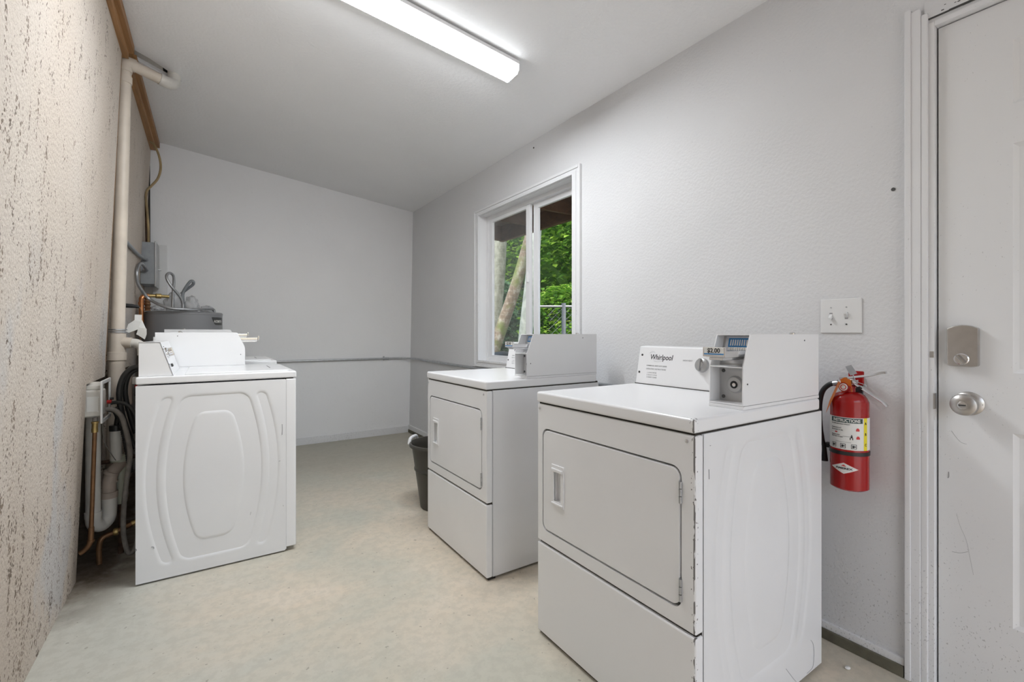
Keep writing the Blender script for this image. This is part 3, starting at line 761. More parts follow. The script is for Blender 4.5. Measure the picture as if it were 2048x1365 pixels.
# ---- dryer (local origin on the floor at its near front edge: x=front, y=near side)
DX, DY = 1.04, .722
DW, DD = .678, .701
def make_dryer():
    r = thing('clothes_dryer', '', 'dryer', (DX, DY, 0))
    bm = bmesh.new(); box(bm, DX + .034, DX + DD, DY + .003, DY + DW - .003, .012, .871); obj('cabinet', bm, 'enamel_side', r)
    bm = bmesh.new(); side_panel(bm, DX, 1, DY + .0005, -1, .036, DD - .0005, .012, .871, .135, .825, .0034)
    obj('side_panel', bm, 'enamel_side', r, wn=False, ang=60)
    bm = bmesh.new(); side_panel(bm, DX, 1, DY + DW - .0005, 1, .036, DD - .0005, .012, .871, .135, .825, .0034, 40, 50)
    obj('side_panel', bm, 'enamel_side', r, wn=False, ang=60)
    # lid
    bm = bmesh.new(); box(bm, DX - .005, DX + .686, DY - .001, DY + DW + .001, .876, .915, .008, 4); obj('lid', bm, 'enamel_worn', r)
    bm = bmesh.new(); box(bm, DX + .006, DX + DD - .002, DY + .006, DY + DW - .006, .868, .878); obj('lid_gap', bm, 'dark_gap', r, wn=False)  # dark strip filling the gap under the lid
    bm = bmesh.new(); box(bm, DX + .012, DX + .05, DY + .004, DY + DW - .004, .0, .350); obj('shadow_gap', bm, 'dark_gap', r, wn=False)  # dark box standing in for the shadow gap under the dryer
    # front panel with door opening
    y0, y1, z0, z1 = DY + .041, DY + .648, .402, .782
    def rrect(y0, y1, z0, z1, r, n=6):
        p = []
        for cy, cz_, a0 in ((y1 - r, z1 - r, 0), (y0 + r, z1 - r, 90), (y0 + r, z0 + r, 180), (y1 - r, z0 + r, 270)):
            for i in range(n + 1):
                a = math.radians(a0 + 90 * i / n); p.append((cy + r * math.cos(a), cz_ + r * math.sin(a)))
        return p
    bm = bmesh.new(); box(bm, DX, DX + .033, DY - .001, DY + DW + .001, .355, .870, .006, 4)
    fp = obj('front_panel', bm, 'enamel_worn', r)
    fp.location = -worldpos(r); bpy.context.view_layer.update()
    # boolean in local coordinates
    for v in fp.data.vertices: v.co += worldpos(r)
    c = bmesh.new(); prism(c, rrect(y0, y1, z0, z1, .030), 'x', DX - .02, DX + .024)
    pr = fp.parent; fp.parent = None; fp.location = (0, 0, 0); boolean(fp, c); fp.parent = pr
    for v in fp.data.vertices: v.co -= Vector((DX, DY, 0))
    bm = bmesh.new(); prism(bm, rrect(y0 + .001, y1 - .001, z0 + .001, z1 - .001, .03), 'x', DX + .020, DX + .0235); obj('door_gap_backing', bm, 'dark_gap', r, wn=False)  # dark backing put in to darken the groove around the door
    # recess lip around the door
    bm = bmesh.new(); box(bm, DX + .004, DX + .033, DY - .001, DY + DW + .001, .012, .3475, .006, 4)
    for v in bm.verts:
        if v.co.x < DX + .02: v.co.x -= .004
    obj('kick_panel', bm, 'enamel_worn', r)
    bm = bmesh.new(); box(bm, DX + .010, DX + .034, DY + .006, DY + DW - .006, .344, .360); obj('panel_gap', bm, 'dark_gap', r, wn=False)
    bm = bmesh.new(); prism(bm, rrect(y0 + .006, y1 - .006, z0 + .006, z1 - .006, .026), 'x', DX - .001, DX + .019, .004)
    d = obj('door', bm, 'enamel', r)
    hy0, hy1, hz0, hz1 = DY + .520, DY + .588, .514, .662
    for v in d.data.vertices: v.co += worldpos(r)
    c = bmesh.new(); box(c, DX - .02, DX + .013, hy0 + .014, hy1 - .014, hz0 + .018, hz1 - .026)
    d.parent = None; boolean(d, c); d.parent = r
    for v in d.data.vertices: v.co -= Vector((DX, DY, 0))
    bm = bmesh.new(); box(bm, DX - .006, DX + .001, hy0, hy1, hz0, hz1, .002, 2); hb = obj('door_handle', bm, 'enamel', d)
    off = Vector((DX, DY, 0))
    for v in hb.data.vertices: v.co += off
    c = bmesh.new(); box(c, DX - .02, DX + .02, hy0 + .014, hy1 - .014, hz0 + .018, hz1 - .026)
    hb.parent = None; boolean(hb, c); hb.parent = d
    for v in hb.data.vertices: v.co -= off
    for za, zb_ in ((hz1 - .024, hz1 - .012), (hz0 + .006, hz0 + .014)):
        bm = bmesh.new(); box(bm, DX - .011, DX - .004, hy0 + .004, hy1 - .004, za, zb_, .003, 3); obj('handle_lip', bm, 'enamel', d)
    for za, zb_ in ((.685, .744), (.425, .486)):
        bm = bmesh.new(); yh = y0 + .002
        for q in range(3): tube(bm, [(DX - .003, yh, za + (zb_ - za) * (q / 3) + .001), (DX - .003, yh, za + (zb_ - za) * ((q + 1) / 3) - .001)], .0042, 10)
        box(bm, DX - .0015, DX + .004, yh - .003, yh + .005, za, zb_)
        obj('hinge', bm, 'steel', r)
    for yy in (DY + .025, DY + DW - .015):
        bm = bmesh.new(); lathe(bm, [(.0052, 0), (.0048, -.003), (.002, -.0045)], (DX, yy, .853), 'x', 14); obj('front_screw', bm, 'chrome', r)
    # console
    bm = bmesh.new(); prism(bm, [(DX + .535, .915), (DX + .566, 1.077), (DX + .600, 1.081), (DX + .670, 1.078), (DX + .672, .915)], 'y', DY + .110, DY + .672, .003)
    cs = obj('console', bm, 'enamel', r)
    bm = bmesh.new(); box(bm, DX + .533, DX + .672, DY + .11, DY + .674, .9145, .918); obj('console_joint', bm, 'dark_gap', cs, wn=False)
    A = Vector((DX + .535, 0, .915)); B = Vector((DX + .566, 0, 1.077)); U = (B - A).normalized(); Rt = Vector((0, -1, 0)); Nn = Rt.cross(U)
    def cp(y, v, off=.0004): return A + U * v + Vector((0, y, 0)) + Nn * off
    t = text_bm('Whirlpool', .0320, .0004, 'LEFT', .86, .12, .0003); place(t, cp(1.330, .110), Rt, U); obj('logo_text', t, 'ink', cs, wn=False)
    sw = [cp(1.335 - .004 * i, .137 + .006 * math.sin(i * .35)) for i in range(8)]; obj('logo_swoosh', tube(bmesh.new(), sw, .0005, 4), 'grey_ink', cs, wn=False)
    sw = [cp(1.31 - .006 * i, .105 - .004 * math.sin(i * .45)) for i in range(9)]; obj('logo_swoosh', tube(bmesh.new(), sw, .0004, 4), 'grey_ink', cs, wn=False)
    b1 = place(text_bm('COMMERCIAL HEAVY DUTY DRYER', .0078, .0003, 'LEFT', .85, 0, .0001), cp(1.345, .0800), Rt, U)
    b2 = place(text_bm('OPERATING INSTRUCTIONS', .0090, .0003, 'LEFT', .9), cp(1.345, .0655), Rt, U)
    b3 = place(text_bm('1. LOAD DRYER', .0072, .0003), cp(1.338, .050), Rt, U)
    b4 = place(text_bm('2. SELECT CYCLE', .0072, .0003), cp(1.338, .040), Rt, U)
    b5 = place(text_bm('3. INSERT COINS', .0072, .0003), cp(1.338, .030), Rt, U)
    b6 = place(text_bm('HIGH HEAT', .0085, .0003), cp(1.165, .110), Rt, U)
    for t in (b1, b2, b3, b4, b5, b6): obj('console_print', t, 'grey_ink', cs, wn=False)
    for (yy, v) in ((1.375, .128), (1.380, .052)):
        bm = bmesh.new(); lathe(bm, [(.0048, 0), (.0048, .0015), (.003, .0025)], (0, 0, 0), 'z', 12)
        for q in bm.verts: q.co = cp(yy, v, 0) + Rt * q.co.x + U * q.co.y + Nn * q.co.z
        obj('console_screw', bm, 'dark_steel', cs, wn=False)
    bm = bmesh.new(); lathe(bm, [(.028, 0), (.026, .012), (.014, .016), (.012, .020)], (0, 0, 0), 'z', 28)
    box(bm, -.0035, .0035, -.024, .024, .012, .026, .002)
    for q in bm.verts: q.co = cp(1.075, .098, 0) + Rt * q.co.x + U * q.co.y + Nn * q.co.z
    obj('selector_knob', bm, 'grey_putty', cs)
    coin_box(r, DX + .230, 1, DY + .006, DY + .112, .926, .462, .206)
    return r
def copy_tree(o, parent=None):
    c = o.copy(); COL.objects.link(c); c.parent = parent
    for ch in list(o.children): copy_tree(ch, c)
    return c
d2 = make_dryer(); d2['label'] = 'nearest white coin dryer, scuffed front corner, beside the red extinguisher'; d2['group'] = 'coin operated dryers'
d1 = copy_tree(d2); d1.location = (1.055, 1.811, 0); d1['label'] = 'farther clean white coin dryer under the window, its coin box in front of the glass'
for ch in d1.children:
    n = ch.name.split('.')[0]
    if n == 'side_panel':
        bm = bmesh.new(); near = ch.data.vertices[0].co.y < .3
        side_panel(bm, 0, 1, .0005 if near else DW - .0005, -1, .036, DD - .0005, .012, .871, 0, 1, 0, 4, 4)
        me = bpy.data.meshes.new('side_panel'); bm.to_mesh(me); bm.free(); me.materials.append(M['enamel_side']); ch.data = me
    if n in ('front_panel', 'kick_panel', 'lid'):
        ch.data = ch.data.copy(); ch.data.materials[0] = M['enamel']
# curved scratch and chips on the near dryer's side
def sc(pts, r=.0005): obj('scratch', tube(bmesh.new(), smooth_path([(DX + s, DY - .0003, z) for s, z in pts], 5), r, 4), 'grey_ink', d2, wn=False)
sc([(.622, .118), (.638, .10), (.645, .065), (.640, .03)]); sc([(.595, .018), (.63, .02), (.64, .03)]); sc([(.46, .088), (.50, .045), (.53, .015)])
sc([(.062, .838), (.066, .838)], .0008); sc([(.058, .776), (.059, .750)], .0008); sc([(.118, .170), (.121, .176)], .002)
# exhaust ducts behind the dryers (silver duct from dryer to wall)

# ---- washer (near front edge faces +x)
WX0, WX1, WY = -.278, .385, 2.637
WW = .686
def make_washer():
    r = thing('washing_machine', '', 'washing machine', (.05, 2.98, 0))
    XF = WX1 - .006
    bm = bmesh.new(); box(bm, WX0, XF - .046, WY + .004, WY + WW - .004, .012, .896); obj('cabinet', bm, 'enamel_side', r)
    bm = bmesh.new(); side_panel(bm, XF, -1, WY + .0005, -1, .052, XF - WX0, .008, .898, .075, .838, .0065, 120, 150)
    q = [(XF - .052, .008), (WX0, .008), (WX0, .898), (XF - .052, .898)]
    for k in range(4):
        a, b_ = q[k], q[(k + 1) % 4]; quad(bm, [(a[0], WY + .0005, a[1]), (b_[0], WY + .0005, b_[1]), (b_[0], WY + .006, b_[1]), (a[0], WY + .006, a[1])])
    obj('side_panel', bm, 'enamel_side', r, wn=False, ang=60)
    bm = bmesh.new(); box(bm, XF - .0495, XF, WY + .001, WY + WW - .001, .022, .899, .006, 3); obj('front_panel', bm, 'enamel', r)
    bm = bmesh.new(); box(bm, XF - .05, XF - .012, WY + .012, WY + WW - .012, .895, .903); box(bm, XF - .0525, XF - .047, WY + .006, WY + WW - .006, .02, .9)
    obj('panel_gap', bm, 'dark_gap', r, wn=False)
    bm = bmesh.new(); box(bm, WX0 - .001, XF + .002, WY + .001, WY + WW - .001, .9045, .938, .007, 4); obj('top_panel', bm, 'enamel', r)
    bm = bmesh.new(); box(bm, -.10, XF - .028, WY + .05, WY + WW - .05, .936, .944, .004, 3); ld = obj('lid', bm, 'enamel', r)
    bm = bmesh.new(); box(bm, XF - .10, XF - .096, WY + .25, WY + WW - .25, .9438, .9446); obj('lid_grip', bm, 'dark_gap', ld, wn=False)
    for x in (WX0 + .05, XF - .09):
        for y in (WY + .05, WY + WW - .05):
            bm = bmesh.new(); lathe(bm, [(.018, 0), (.018, .008), (.008, .010), (.008, .02)], (x, y, 0), 'z', 14); obj('leg', bm, 'black', r)
    bm = bmesh.new(); prism(bm, [(-.270, .938), (-.270, 1.094), (-.192, 1.094), (-.143, .938)], 'y', WY + .022, WY + .54, .003)
    cs = obj('console', bm, 'enamel', r)
    bm = bmesh.new()
    for (a, b_) in (((-.270, 1.094), (-.192, 1.094)), ((-.192, 1.094), (-.143, .938))): tube(bm, [(a[0], WY + .0215, a[1]), (b_[0], WY + .0215, b_[1])], .0011, 5)
    obj('console_edge', bm, 'grey_ink', cs, wn=False)
    A = Vector((-.143, 0, .938)); B = Vector((-.192, 0, 1.094)); U = (B - A).normalized(); Rt = Vector((0, 1, 0)); Nn = Rt.cross(U)
    def cp(y, v, off=.0004): return A + U * v + Vector((0, y, 0)) + Nn * off
    bm = bmesh.new(); lathe(bm, [(.026, 0), (.025, .006), (.014, .009), (.013, .024)], (0, 0, 0), 'z', 28); box(bm, -.004, .004, -.020, .020, .006, .028, .002)
    for q in bm.verts: q.co = cp(WY + .135, .108, 0) + Rt * q.co.x + U * q.co.y + Nn * q.co.z
    obj('selector_knob', bm, 'chrome', cs)
    bm = bmesh.new(); lathe(bm, [(.008, 0), (.008, .007), (.005, .009)], (0, 0, 0), 'z', 16)
    for q in bm.verts: q.co = cp(WY + .12, .045, 0) + Rt * q.co.x + U * q.co.y + Nn * q.co.z
    obj('indicator_light', bm, 'dark_steel', cs)
    for (yy, v) in ((WY + .035, .13), (WY + .035, .055), (WY + .10, .14)):
        bm = bmesh.new(); lathe(bm, [(.003, 0), (.003, .0015)], (0, 0, 0), 'z', 10)
        for q in bm.verts: q.co = cp(yy, v, 0) + Rt * q.co.x + U * q.co.y + Nn * q.co.z
        obj('console_screw', bm, 'dark_steel', cs, wn=False)
    coin_box(r, .176, -1, WY + .548, WY + .652, .948, .428, .193, slide_up=.004)
    return r
w1 = make_washer(); w1['label'] = 'front white coin washer with embossed side, beside the tangled hoses'; w1['group'] = 'coin operated washers'
w2 = copy_tree(w1); w2.location = (.040, 2.98 + .76, 0); w2.scale = (1, 1, 1.02)
w2['label'] = 'rear white coin washer, mostly hidden behind the front washer, before the grey tank'
def sc2(pts, r=.0005): obj('scratch', tube(bmesh.new(), smooth_path([(x, WY - .0002, z) for x, z in pts], 4), r, 4), 'grey_ink', w1, wn=False)
sc2([(.312, .665), (.3135, .64), (.312, .61)], .0016); sc2([(.297, .475), (.304, .477)], .0012); sc2([(.317, .245), (.318, .238)], .001)
sc2([(-.222, .165), (-.214, .163), (-.213, .155)], .0018); sc2([(-.276, .17), (-.2745, .162)], .002); sc2([(.172, .24), (.168, .225)], .0009)

# ------------------------------------------------------------------ extinguisher on the right wall
ec = Vector((1.852, .682, 0)); R0 = .0555
ex = thing('fire_extinguisher', 'red fire extinguisher with instruction label strapped to the white wall by the door', 'fire extinguisher', (ec.x, ec.y, .60))
bm = bmesh.new(); lathe(bm, [(.030, .603), (.047, .600), (R0, .606), (R0, .900), (.050, .913), (.043, .924), (.030, .931), (.018, .934), (.0165, .948)], (ec.x, ec.y, 0), 'z', 56)
cyl = obj('cylinder', bm, 'red', ex)
def arc_patch(a0, a1, z0, z1, r, th=.0005, n=30):
    bm = bmesh.new(); rows = []
    for i in range(n + 1):
        a = math.radians(a0 + (a1 - a0) * i / n); c, s = math.cos(a), math.sin(a)
        rows.append([bm.verts.new((ec.x + rr * c, ec.y + rr * s, z)) for rr, z in ((r, z0), (r, z1), (r - th, z1), (r - th, z0))])
    for p, q in zip(rows, rows[1:]):
        for k in range(4): bm.faces.new([p[k], q[k], q[(k + 1) % 4], p[(k + 1) % 4]])
    bm.faces.new(rows[0]); bm.faces.new(rows[-1][::-1]); return bm
def wrap(bm, a0, z0, r):
    """text x -> angle (increasing), y -> z"""
    for v in bm.verts:
        a = math.radians(a0) + v.co.x / R0; rr = r + v.co.z
        z = z0 + v.co.y; v.co = Vector((ec.x + rr * math.cos(a), ec.y + rr * math.sin(a), z))
    return bm
obj('label_sheet', arc_patch(112, 290, .741, .850, R0 + .0006), 'paper', cyl, wn=False)
obj('label_header', arc_patch(140, 240, .832, .848, R0 + .0010), 'green_band', cyl, wn=False)
obj('label_yellow_strip', arc_patch(244, 258, .741, .850, R0 + .0010), 'yellow', cyl, wn=False)
t = wrap(fit(text_bm('INSTRUCTIONS', .0145, .0003, 'LEFT', 1, 0, .0004), R0 * math.radians(82)), 149, .8350, R0 + .0014); obj('label_title', t, 'paper', cyl, wn=False)
bms = []
for i, s in enumerate(('PULL PIN AND HOLD UPRIGHT', 'STAND BACK 8 FT', 'AIM AT BASE OF FIRE', 'SQUEEZE LEVER', 'SWEEP SIDE TO SIDE')):
    z = (.825, .811, .804, .787, .781)[i]; bms.append(wrap(text_bm(s, .0050, .0003, 'LEFT', .85), 141, z, R0 + .0011))
for i, ch in enumerate('ABC'): bms.append(wrap(text_bm(ch, .012, .0003, 'CENTER', .8, 0, .0004), 251, .828 - .036 * i, R0 + .0014))
def wbox(x0, x1, y0, y1):
    b = bmesh.new(); n = max(1, int((x1 - x0) / .003))
    for i in range(n):
        box(b, x0 + (x1 - x0) * i / n, x0 + (x1 - x0) * (i + 1) / n, y0, y1, 0, .0003)
    return b
# three pictograms along the bottom
for a in (152, 182, 213):
    f = wbox(-.0075, .0075, 0, .0011)
    for q in (wbox(-.0075, .0075, .0139, .015), wbox(-.0075, -.0062, .001, .014), wbox(.0062, .0075, .001, .014), wbox(-.004, .001, .003, .011), wbox(.000, .005, .006, .009)): merge(f, q)
    bms.append(wrap(f, a, .746, R0 + .0011))
bms.append(wrap(wbox(-.046, .0, 0, .0005), 205, .766, R0 + .0011))
# little figure with hose
bms.append(wrap(join(wbox(-.002, .003, .006, .013), wbox(-.001, .002, .0135, .0165), wbox(-.0045, -.002, .000, .007), wbox(.002, .0045, .000, .007), wbox(-.024, -.002, .0095, .0102)), 206, .776, R0 + .0011))
obj('label_print', join(*bms), 'ink', cyl, wn=False)
bms = [wrap(join(wbox(-.005, .005, 0, .007), wbox(-.003, .003, .007, .010)), a, z, R0 + .0011) for a, z in ((224, .806), (225, .779))] + [wrap(wbox(-.004, .004, 0, .004), 160, .796, R0 + .0011)]
obj('label_red_print', join(*bms), 'red_ink', cyl, wn=False)
# diamond maker's mark
def diamond(a0, hw, hh, zc_, r):
    bm = bmesh.new(); n = 16; top = []; bot = []
    for i in range(n + 1):
        s = -1 + 2 * i / n; a = math.radians(a0) + s * hw / R0; h = hh * (1 - abs(s)) + .0001
        top.append(bm.verts.new((ec.x + r * math.cos(a), ec.y + r * math.sin(a), zc_ + h))); bot.append(bm.verts.new((ec.x + r * math.cos(a), ec.y + r * math.sin(a), zc_ - h)))
    for i in range(n): bm.faces.new([top[i], top[i + 1], bot[i + 1], bot[i]])
    return bm
bm = diamond(184, .043, .0200, .677, R0 + .0007); obj('diamond_border', bm, 'red_ink', cyl, wn=False)
bm = diamond(184, .041, .0185, .677, R0 + .0010); obj('diamond_badge', bm, 'paper', cyl, wn=False)
obj('diamond_text', wrap(fit(text_bm('AMEREX', .0092, .0003, 'CENTER', 1, 0, .0003), .050), 184, .6735, R0 + .0013), 'ink', cyl, wn=False)
obj('diamond_emblem', wrap(join(wbox(-.006, .006, 0, .0025), wbox(-.003, .003, .003, .0055)), 184, .6835, R0 + .0013), 'red_ink', cyl, wn=False)
# black strap and bracket
obj('strap', arc_patch(0, 359.9, .722, .734, R0 + .0022, .002, 48), 'black_rubber', ex)
bm = bmesh.new(); box(bm, ec.x + R0 + .001, XR, ec.y - .018, ec.y + .018, .63, .985, .003); box(bm, ec.x + .03, XR, ec.y - .012, ec.y + .03, .72, .736, .002)
br = obj('wall_bracket', bm, 'black_rubber', ex)
bm = bmesh.new(); box(bm, XR - .040, XR - .034, ec.y - .032, ec.y + .014, .955, 1.004, .004, 3); box(bm, XR - .040, XR, ec.y - .014, ec.y + .010, .96, .968)
obj('hanger_tab', bm, 'red', ex, label='red hanger tab behind the handle')
# strap buckle at the hose side
bm = bmesh.new(); box(bm, ec.x + .012, ec.x + .04, ec.y + R0, ec.y + R0 + .030, .722, .738, .003); obj('strap_buckle', bm, 'black', ex)
# valve
bm = bmesh.new(); lathe(bm, [(.015, .930), (.015, .945), (.019, .946), (.019, .953), (.013, .955), (.013, .968), (.010, .972)], (ec.x, ec.y, 0), 'z', 24); obj('valve_body', bm, 'red', ex)
bm = bmesh.new(); lathe(bm, [(.012, .955), (.013, .957), (.013, .978), (.009, .982)], (ec.x, ec.y, 0), 'z', 20)
box(bm, ec.x - .011, ec.x + .011, ec.y - .024, ec.y + .022, .962, .976, .002); tube(bm, [(ec.x, ec.y + .015, .962), (ec.x, ec.y + .040, .959)], .0085, 14)
obj('valve_head', bm, 'chrome', ex)
# gauge faces the room
gd = Vector((-.92, .05, 0)).normalized(); gc = Vector((ec.x, ec.y + .002, .951))
bm = bmesh.new(); tube(bm, [gc + gd * .012, gc + gd * .036, gc + gd * .0365], [.006, .0155, .0155], 24); g = obj('pressure_gauge', bm, 'red', ex)
bm = bmesh.new(); tube(bm, [gc + gd * .0365, gc + gd * .0378], .0125, 24); obj('gauge_face', bm, 'paper', g)
bm = bmesh.new(); tube(bm, [gc + gd * .0378, gc + gd * .0384], [.009, .009], 20); obj('gauge_dial', bm, 'red_ink', g)
bm = bmesh.new(); tube(bm, [gc + gd * .0384, gc + gd * .0388], [.0065, .0065], 20); obj('gauge_centre', bm, 'paper', g)
# handles
def lever(p, w, th):
    bm = bmesh.new(); rings = []
    p = smooth_path(p, 4)
    for i, c in enumerate(p):
        d = (p[min(i + 1, len(p) - 1)] - p[max(i - 1, 0)]).normalized(); s = Vector((1, 0, 0)); u = s.cross(d).normalized()
        ww = w * (1 - .45 * (i / len(p)))
        rings.append([bm.verts.new(c + s * a * ww + u * b_ * th) for a, b_ in ((-.5, -1), (.5, -1), (.5, 0), (.42, .3), (-.42, .3), (-.5, 0))])
    for a, b_ in zip(rings, rings[1:]):
        for k in range(6): bm.faces.new([a[k], a[(k + 1) % 6], b_[(k + 1) % 6], b_[k]])
    bm.faces.new(rings[0][::-1]); bm.faces.new(rings[-1]); return bm
obj('carry_handle', lever([(ec.x, .708, .9745), (ec.x, .675, .981), (ec.x, .62, .992), (ec.x, .592, 1.002), (ec.x, .578, 1.004)], .024, .006), 'chrome', ex)
obj('squeeze_lever', lever([(ec.x, .690, .971), (ec.x, .668, .962), (ec.x, .625, .932), (ec.x, .590, .908), (ec.x, .577, .894)], .022, .005), 'chrome', ex)
bm = bmesh.new(); prism(bm, [(.690, 1.020), (.672, 1.027), (.655, .998), (.675, .990)], 'x', ec.x - .012, ec.x - .0105); tube(bm, [(ec.x - .011, .668, .995), (ec.x - .008, .662, .972)], .0018, 8)
obj('pull_pin_tab', bm, 'steel', ex)
bm = bmesh.new(); tube(bm, smooth_path([(ec.x - .012, .668, .975), (ec.x - .015, .650, .968), (ec.x - .014, .632, .962), (ec.x - .013, .630, .956), (ec.x - .014, .645, .957), (ec.x - .013, .66, .964)]), .0014, 6); obj('pin_ring', bm, 'steel', ex)
bm = bmesh.new(); lathe(bm, [(.005, -.003), (.005, .003)], (ec.x - .016, .648, .950), 'x', 12); obj('pin_seal', bm, 'black', ex)
# hose and nozzle
hp = [(ec.x, ec.y + .040, .959), (1.853, .745, .951), (1.856, .768, .923), (1.858, .778, .87), (1.862, .778, .80), (1.866, .773, .746), (1.867, .768, .73)]
bm = bmesh.new(); tube(bm, smooth_path(hp, 8), .0088, 14); obj('hose', bm, 'black_rubber', ex)
bm = bmesh.new(); tube(bm, [(ec.x, ec.y + .034, .960), (ec.x, ec.y + .048, .957)], .0105, 16); obj('hose_ferrule', bm, 'chrome', ex)
bm = bmesh.new(); tube(bm, [(1.867, .768, .738), (1.868, .766, .712), (1.868, .765, .672)], [.006, .0075, .0105], 16); obj('nozzle', bm, 'black', ex)
# orange inspection tag
bm = bmesh.new()
tg = [(1.836, .703, .975), (1.834, .690, .983), (1.834, .672, .975), (1.838, .668, .935), (1.838, .701, .930)]
v = [bm.verts.new(p) for p in tg]; w_ = [bm.verts.new((p[0] + .001, p[1], p[2])) for p in tg]; bm.faces.new(v); bm.faces.new(w_[::-1])
for i in range(5): bm.faces.new([v[i], v[(i + 1) % 5], w_[(i + 1) % 5], w_[i]])
obj('inspection_tag', bm, 'orange', ex)
bm = bmesh.new()
tg = [(1.812, .700, .970), (1.802, .690, .966), (1.800, .718, .893), (1.803, .735, .855), (1.815, .728, .90)]
v = [bm.verts.new(p) for p in tg]; w_ = [bm.verts.new((p[0] + .001, p[1], p[2] + .0005)) for p in tg]; bm.faces.new(v); bm.faces.new(w_[::-1])
for i in range(5): bm.faces.new([v[i], v[(i + 1) % 5], w_[(i + 1) % 5], w_[i]])
obj('inspection_tag', bm, 'orange', ex)

# ------------------------------------------------------------------ light switch
sw = thing('light_switch', 'white double toggle switch plate on the wall above the extinguisher', 'light switch', (XR, .733, 1.135))
bm = bmesh.new(); box(bm, XR - .006, XR, .668, .799, 1.136, 1.262, .0035, 3); obj('plate', bm, 'white_plastic', sw)
for yy, up in ((.763, -1), (.714, 1)):
    bm = bmesh.new(); box(bm, XR - .0066, XR - .005, yy - .005, yy + .005, 1.187, 1.211); s_ = obj('toggle_slot', bm, 'grey_ink', sw, wn=False)
    bm = bmesh.new(); zz = 1.199; prism(bm, [(XR - .005, zz - .009), (XR - .005, zz + .009), (XR - .019, zz + up * .011 + .0045), (XR - .019, zz + up * .011 - .0045)], 'y', yy - .0045, yy + .0045, .001)
    obj('toggle', bm, 'white_plastic', sw)
    for z2 in (1.168, 1.230):
        bm = bmesh.new(); lathe(bm, [(.0028, -.006), (.0028, -.0072)], (XR, yy, z2), 'x', 10); obj('plate_screw', bm, 'steel' if z2 > 1.2 else 'dark_steel', sw, wn=False)

# ------------------------------------------------------------------ conduit along the back and right walls
cd = thing('conduit_pipe', 'thin galvanised conduit running straight along the back wall', 'pipe', (1.5, 5.0, .86))
cd2 = thing('conduit_pipe', 'thin galvanised conduit on the right wall, from the back corner to behind the dryers', 'pipe', (1.905, 3.5, .84))
bm = bmesh.new(); tube(bm, [(-.40, 5.008, .862), (1.70, 5.008, .858)], .0105, 12); obj('straight_run', bm, 'steel', cd)
bm = bmesh.new(); tube(bm, smooth_path([(1.70, 5.008, .858), (1.80, 5.005, .858), (1.875, 4.96, .857), (1.903, 4.88, .856), (1.905, 4.80, .855)], 8), .0105, 12); obj('corner_bend', bm, 'steel', cd2)
bm = bmesh.new(); tube(bm, [(1.905, 4.80, .855), (1.905, 3.52, .838)], .0105, 12); tube(bm, [(1.905, 3.52, .838), (1.905, 1.45, .838)], .0105, 12); obj('straight_run', bm, 'steel', cd2)
for p, q, par in (((1.905, 3.55, .838), (1.905, 3.50, .838), cd2), ((1.60, 5.008, .858), (1.66, 5.008, .858), cd)):
    bm = bmesh.new(); tube(bm, [p, q], .014, 12); obj('coupling', bm, 'steel', par)
bm = bmesh.new(); box(bm, 1.60, 1.615, yb(.86) - .018, yb(.86), .84, .885, .002); obj('pipe_strap', bm, 'steel', cd)

# ------------------------------------------------------------------ bucket
bk = thing('bucket', 'dark olive plastic bucket with white grip behind the farther dryer', 'bucket', (1.275, 2.79, 0))
bx, by = 1.275, 2.79
bm = bmesh.new(); lathe(bm, [(.02, .001), (.128, .001), (.132, .006), (.185, .385), (.190, .400), (.203, .402), (.205, .412), (.200, .421), (.190, .421), (.184, .405), (.180, .385), (.128, .012), (.02, .010)], (bx, by, 0), 'z', 56)
obj('pail', bm, 'bucket', bk, ang=50)
bm = bmesh.new(); lathe(bm, [(.166, .245), (.172, .25), (.172, .262), (.168, .268)], (bx, by, 0), 'z', 48); obj('pail_band', bm, 'bucket', bk)
hd = Vector((-.70, .75, 0)).normalized(); side = Vector((hd.y, -hd.x, 0)); hb_ = Vector((bx, by, .425)) + hd * .197
bm = bmesh.new(); tube(bm, smooth_path([hb_ - side * .06 - Vector((0, 0, .02)), hb_ - side * .045 + Vector((0, 0, .012)), hb_ + side * .0 + Vector((0, 0, .018)), hb_ + side * .045 + Vector((0, 0, .012)), hb_ + side * .06 - Vector((0, 0, .02))]), .011, 12)
obj('grip', bm, 'white_plastic', bk, label='white grip on the bucket rim')

# ------------------------------------------------------------------ water heater in the far left corner
hc = Vector((-.175, 4.62, 0)); HR = .265
wh = thing('water_heater', 'squat grey water heater tank in the far left corner behind the washers', 'water heater', (hc.x, hc.y, 0))
bm = bmesh.new(); lathe(bm, [(.25, 0), (HR, .005), (HR, 1.285), (HR + .002, 1.286), (HR + .002, 1.302), (HR - .006, 1.308), (.2, 1.312), (.05, 1.314)], (hc.x, hc.y, 0), 'z', 72); tank = obj('tank', bm, 'heater_grey', wh)
def hpatch(a0, a1, z0, z1, off, cut=0):
    bm = bmesh.new(); n = 16; rows = []
    for i in range(n + 1):
        t = i / n; a = math.radians(a0 + (a1 - a0) * t); r = HR + off
        lo = z0 + (cut * max(0, 1 - t / .3) ** 2 if cut else 0)
        rows.append([bm.verts.new((hc.x + r * math.cos(a), hc.y + r * math.sin(a), z)) for z in (lo, z1)])
    for p, q in zip(rows, rows[1:]): bm.faces.new([p[0], q[0], q[1], p[1]])
    return bm
obj('badge', hpatch(315, 346, 1.205, 1.268, .001, .055), 'dark_steel', tank, wn=False, label='dark maker badge')
t = text_bm('AOSMITH', .030, .0004, 'LEFT', .82, 0, .0006)
for v in t.verts:
    a = math.radians(319.5) + v.co.x / HR; r = HR + .0014 + v.co.z; v.co = Vector((hc.x + r * math.cos(a), hc.y + r * math.sin(a), 1.225 + v.co.y))
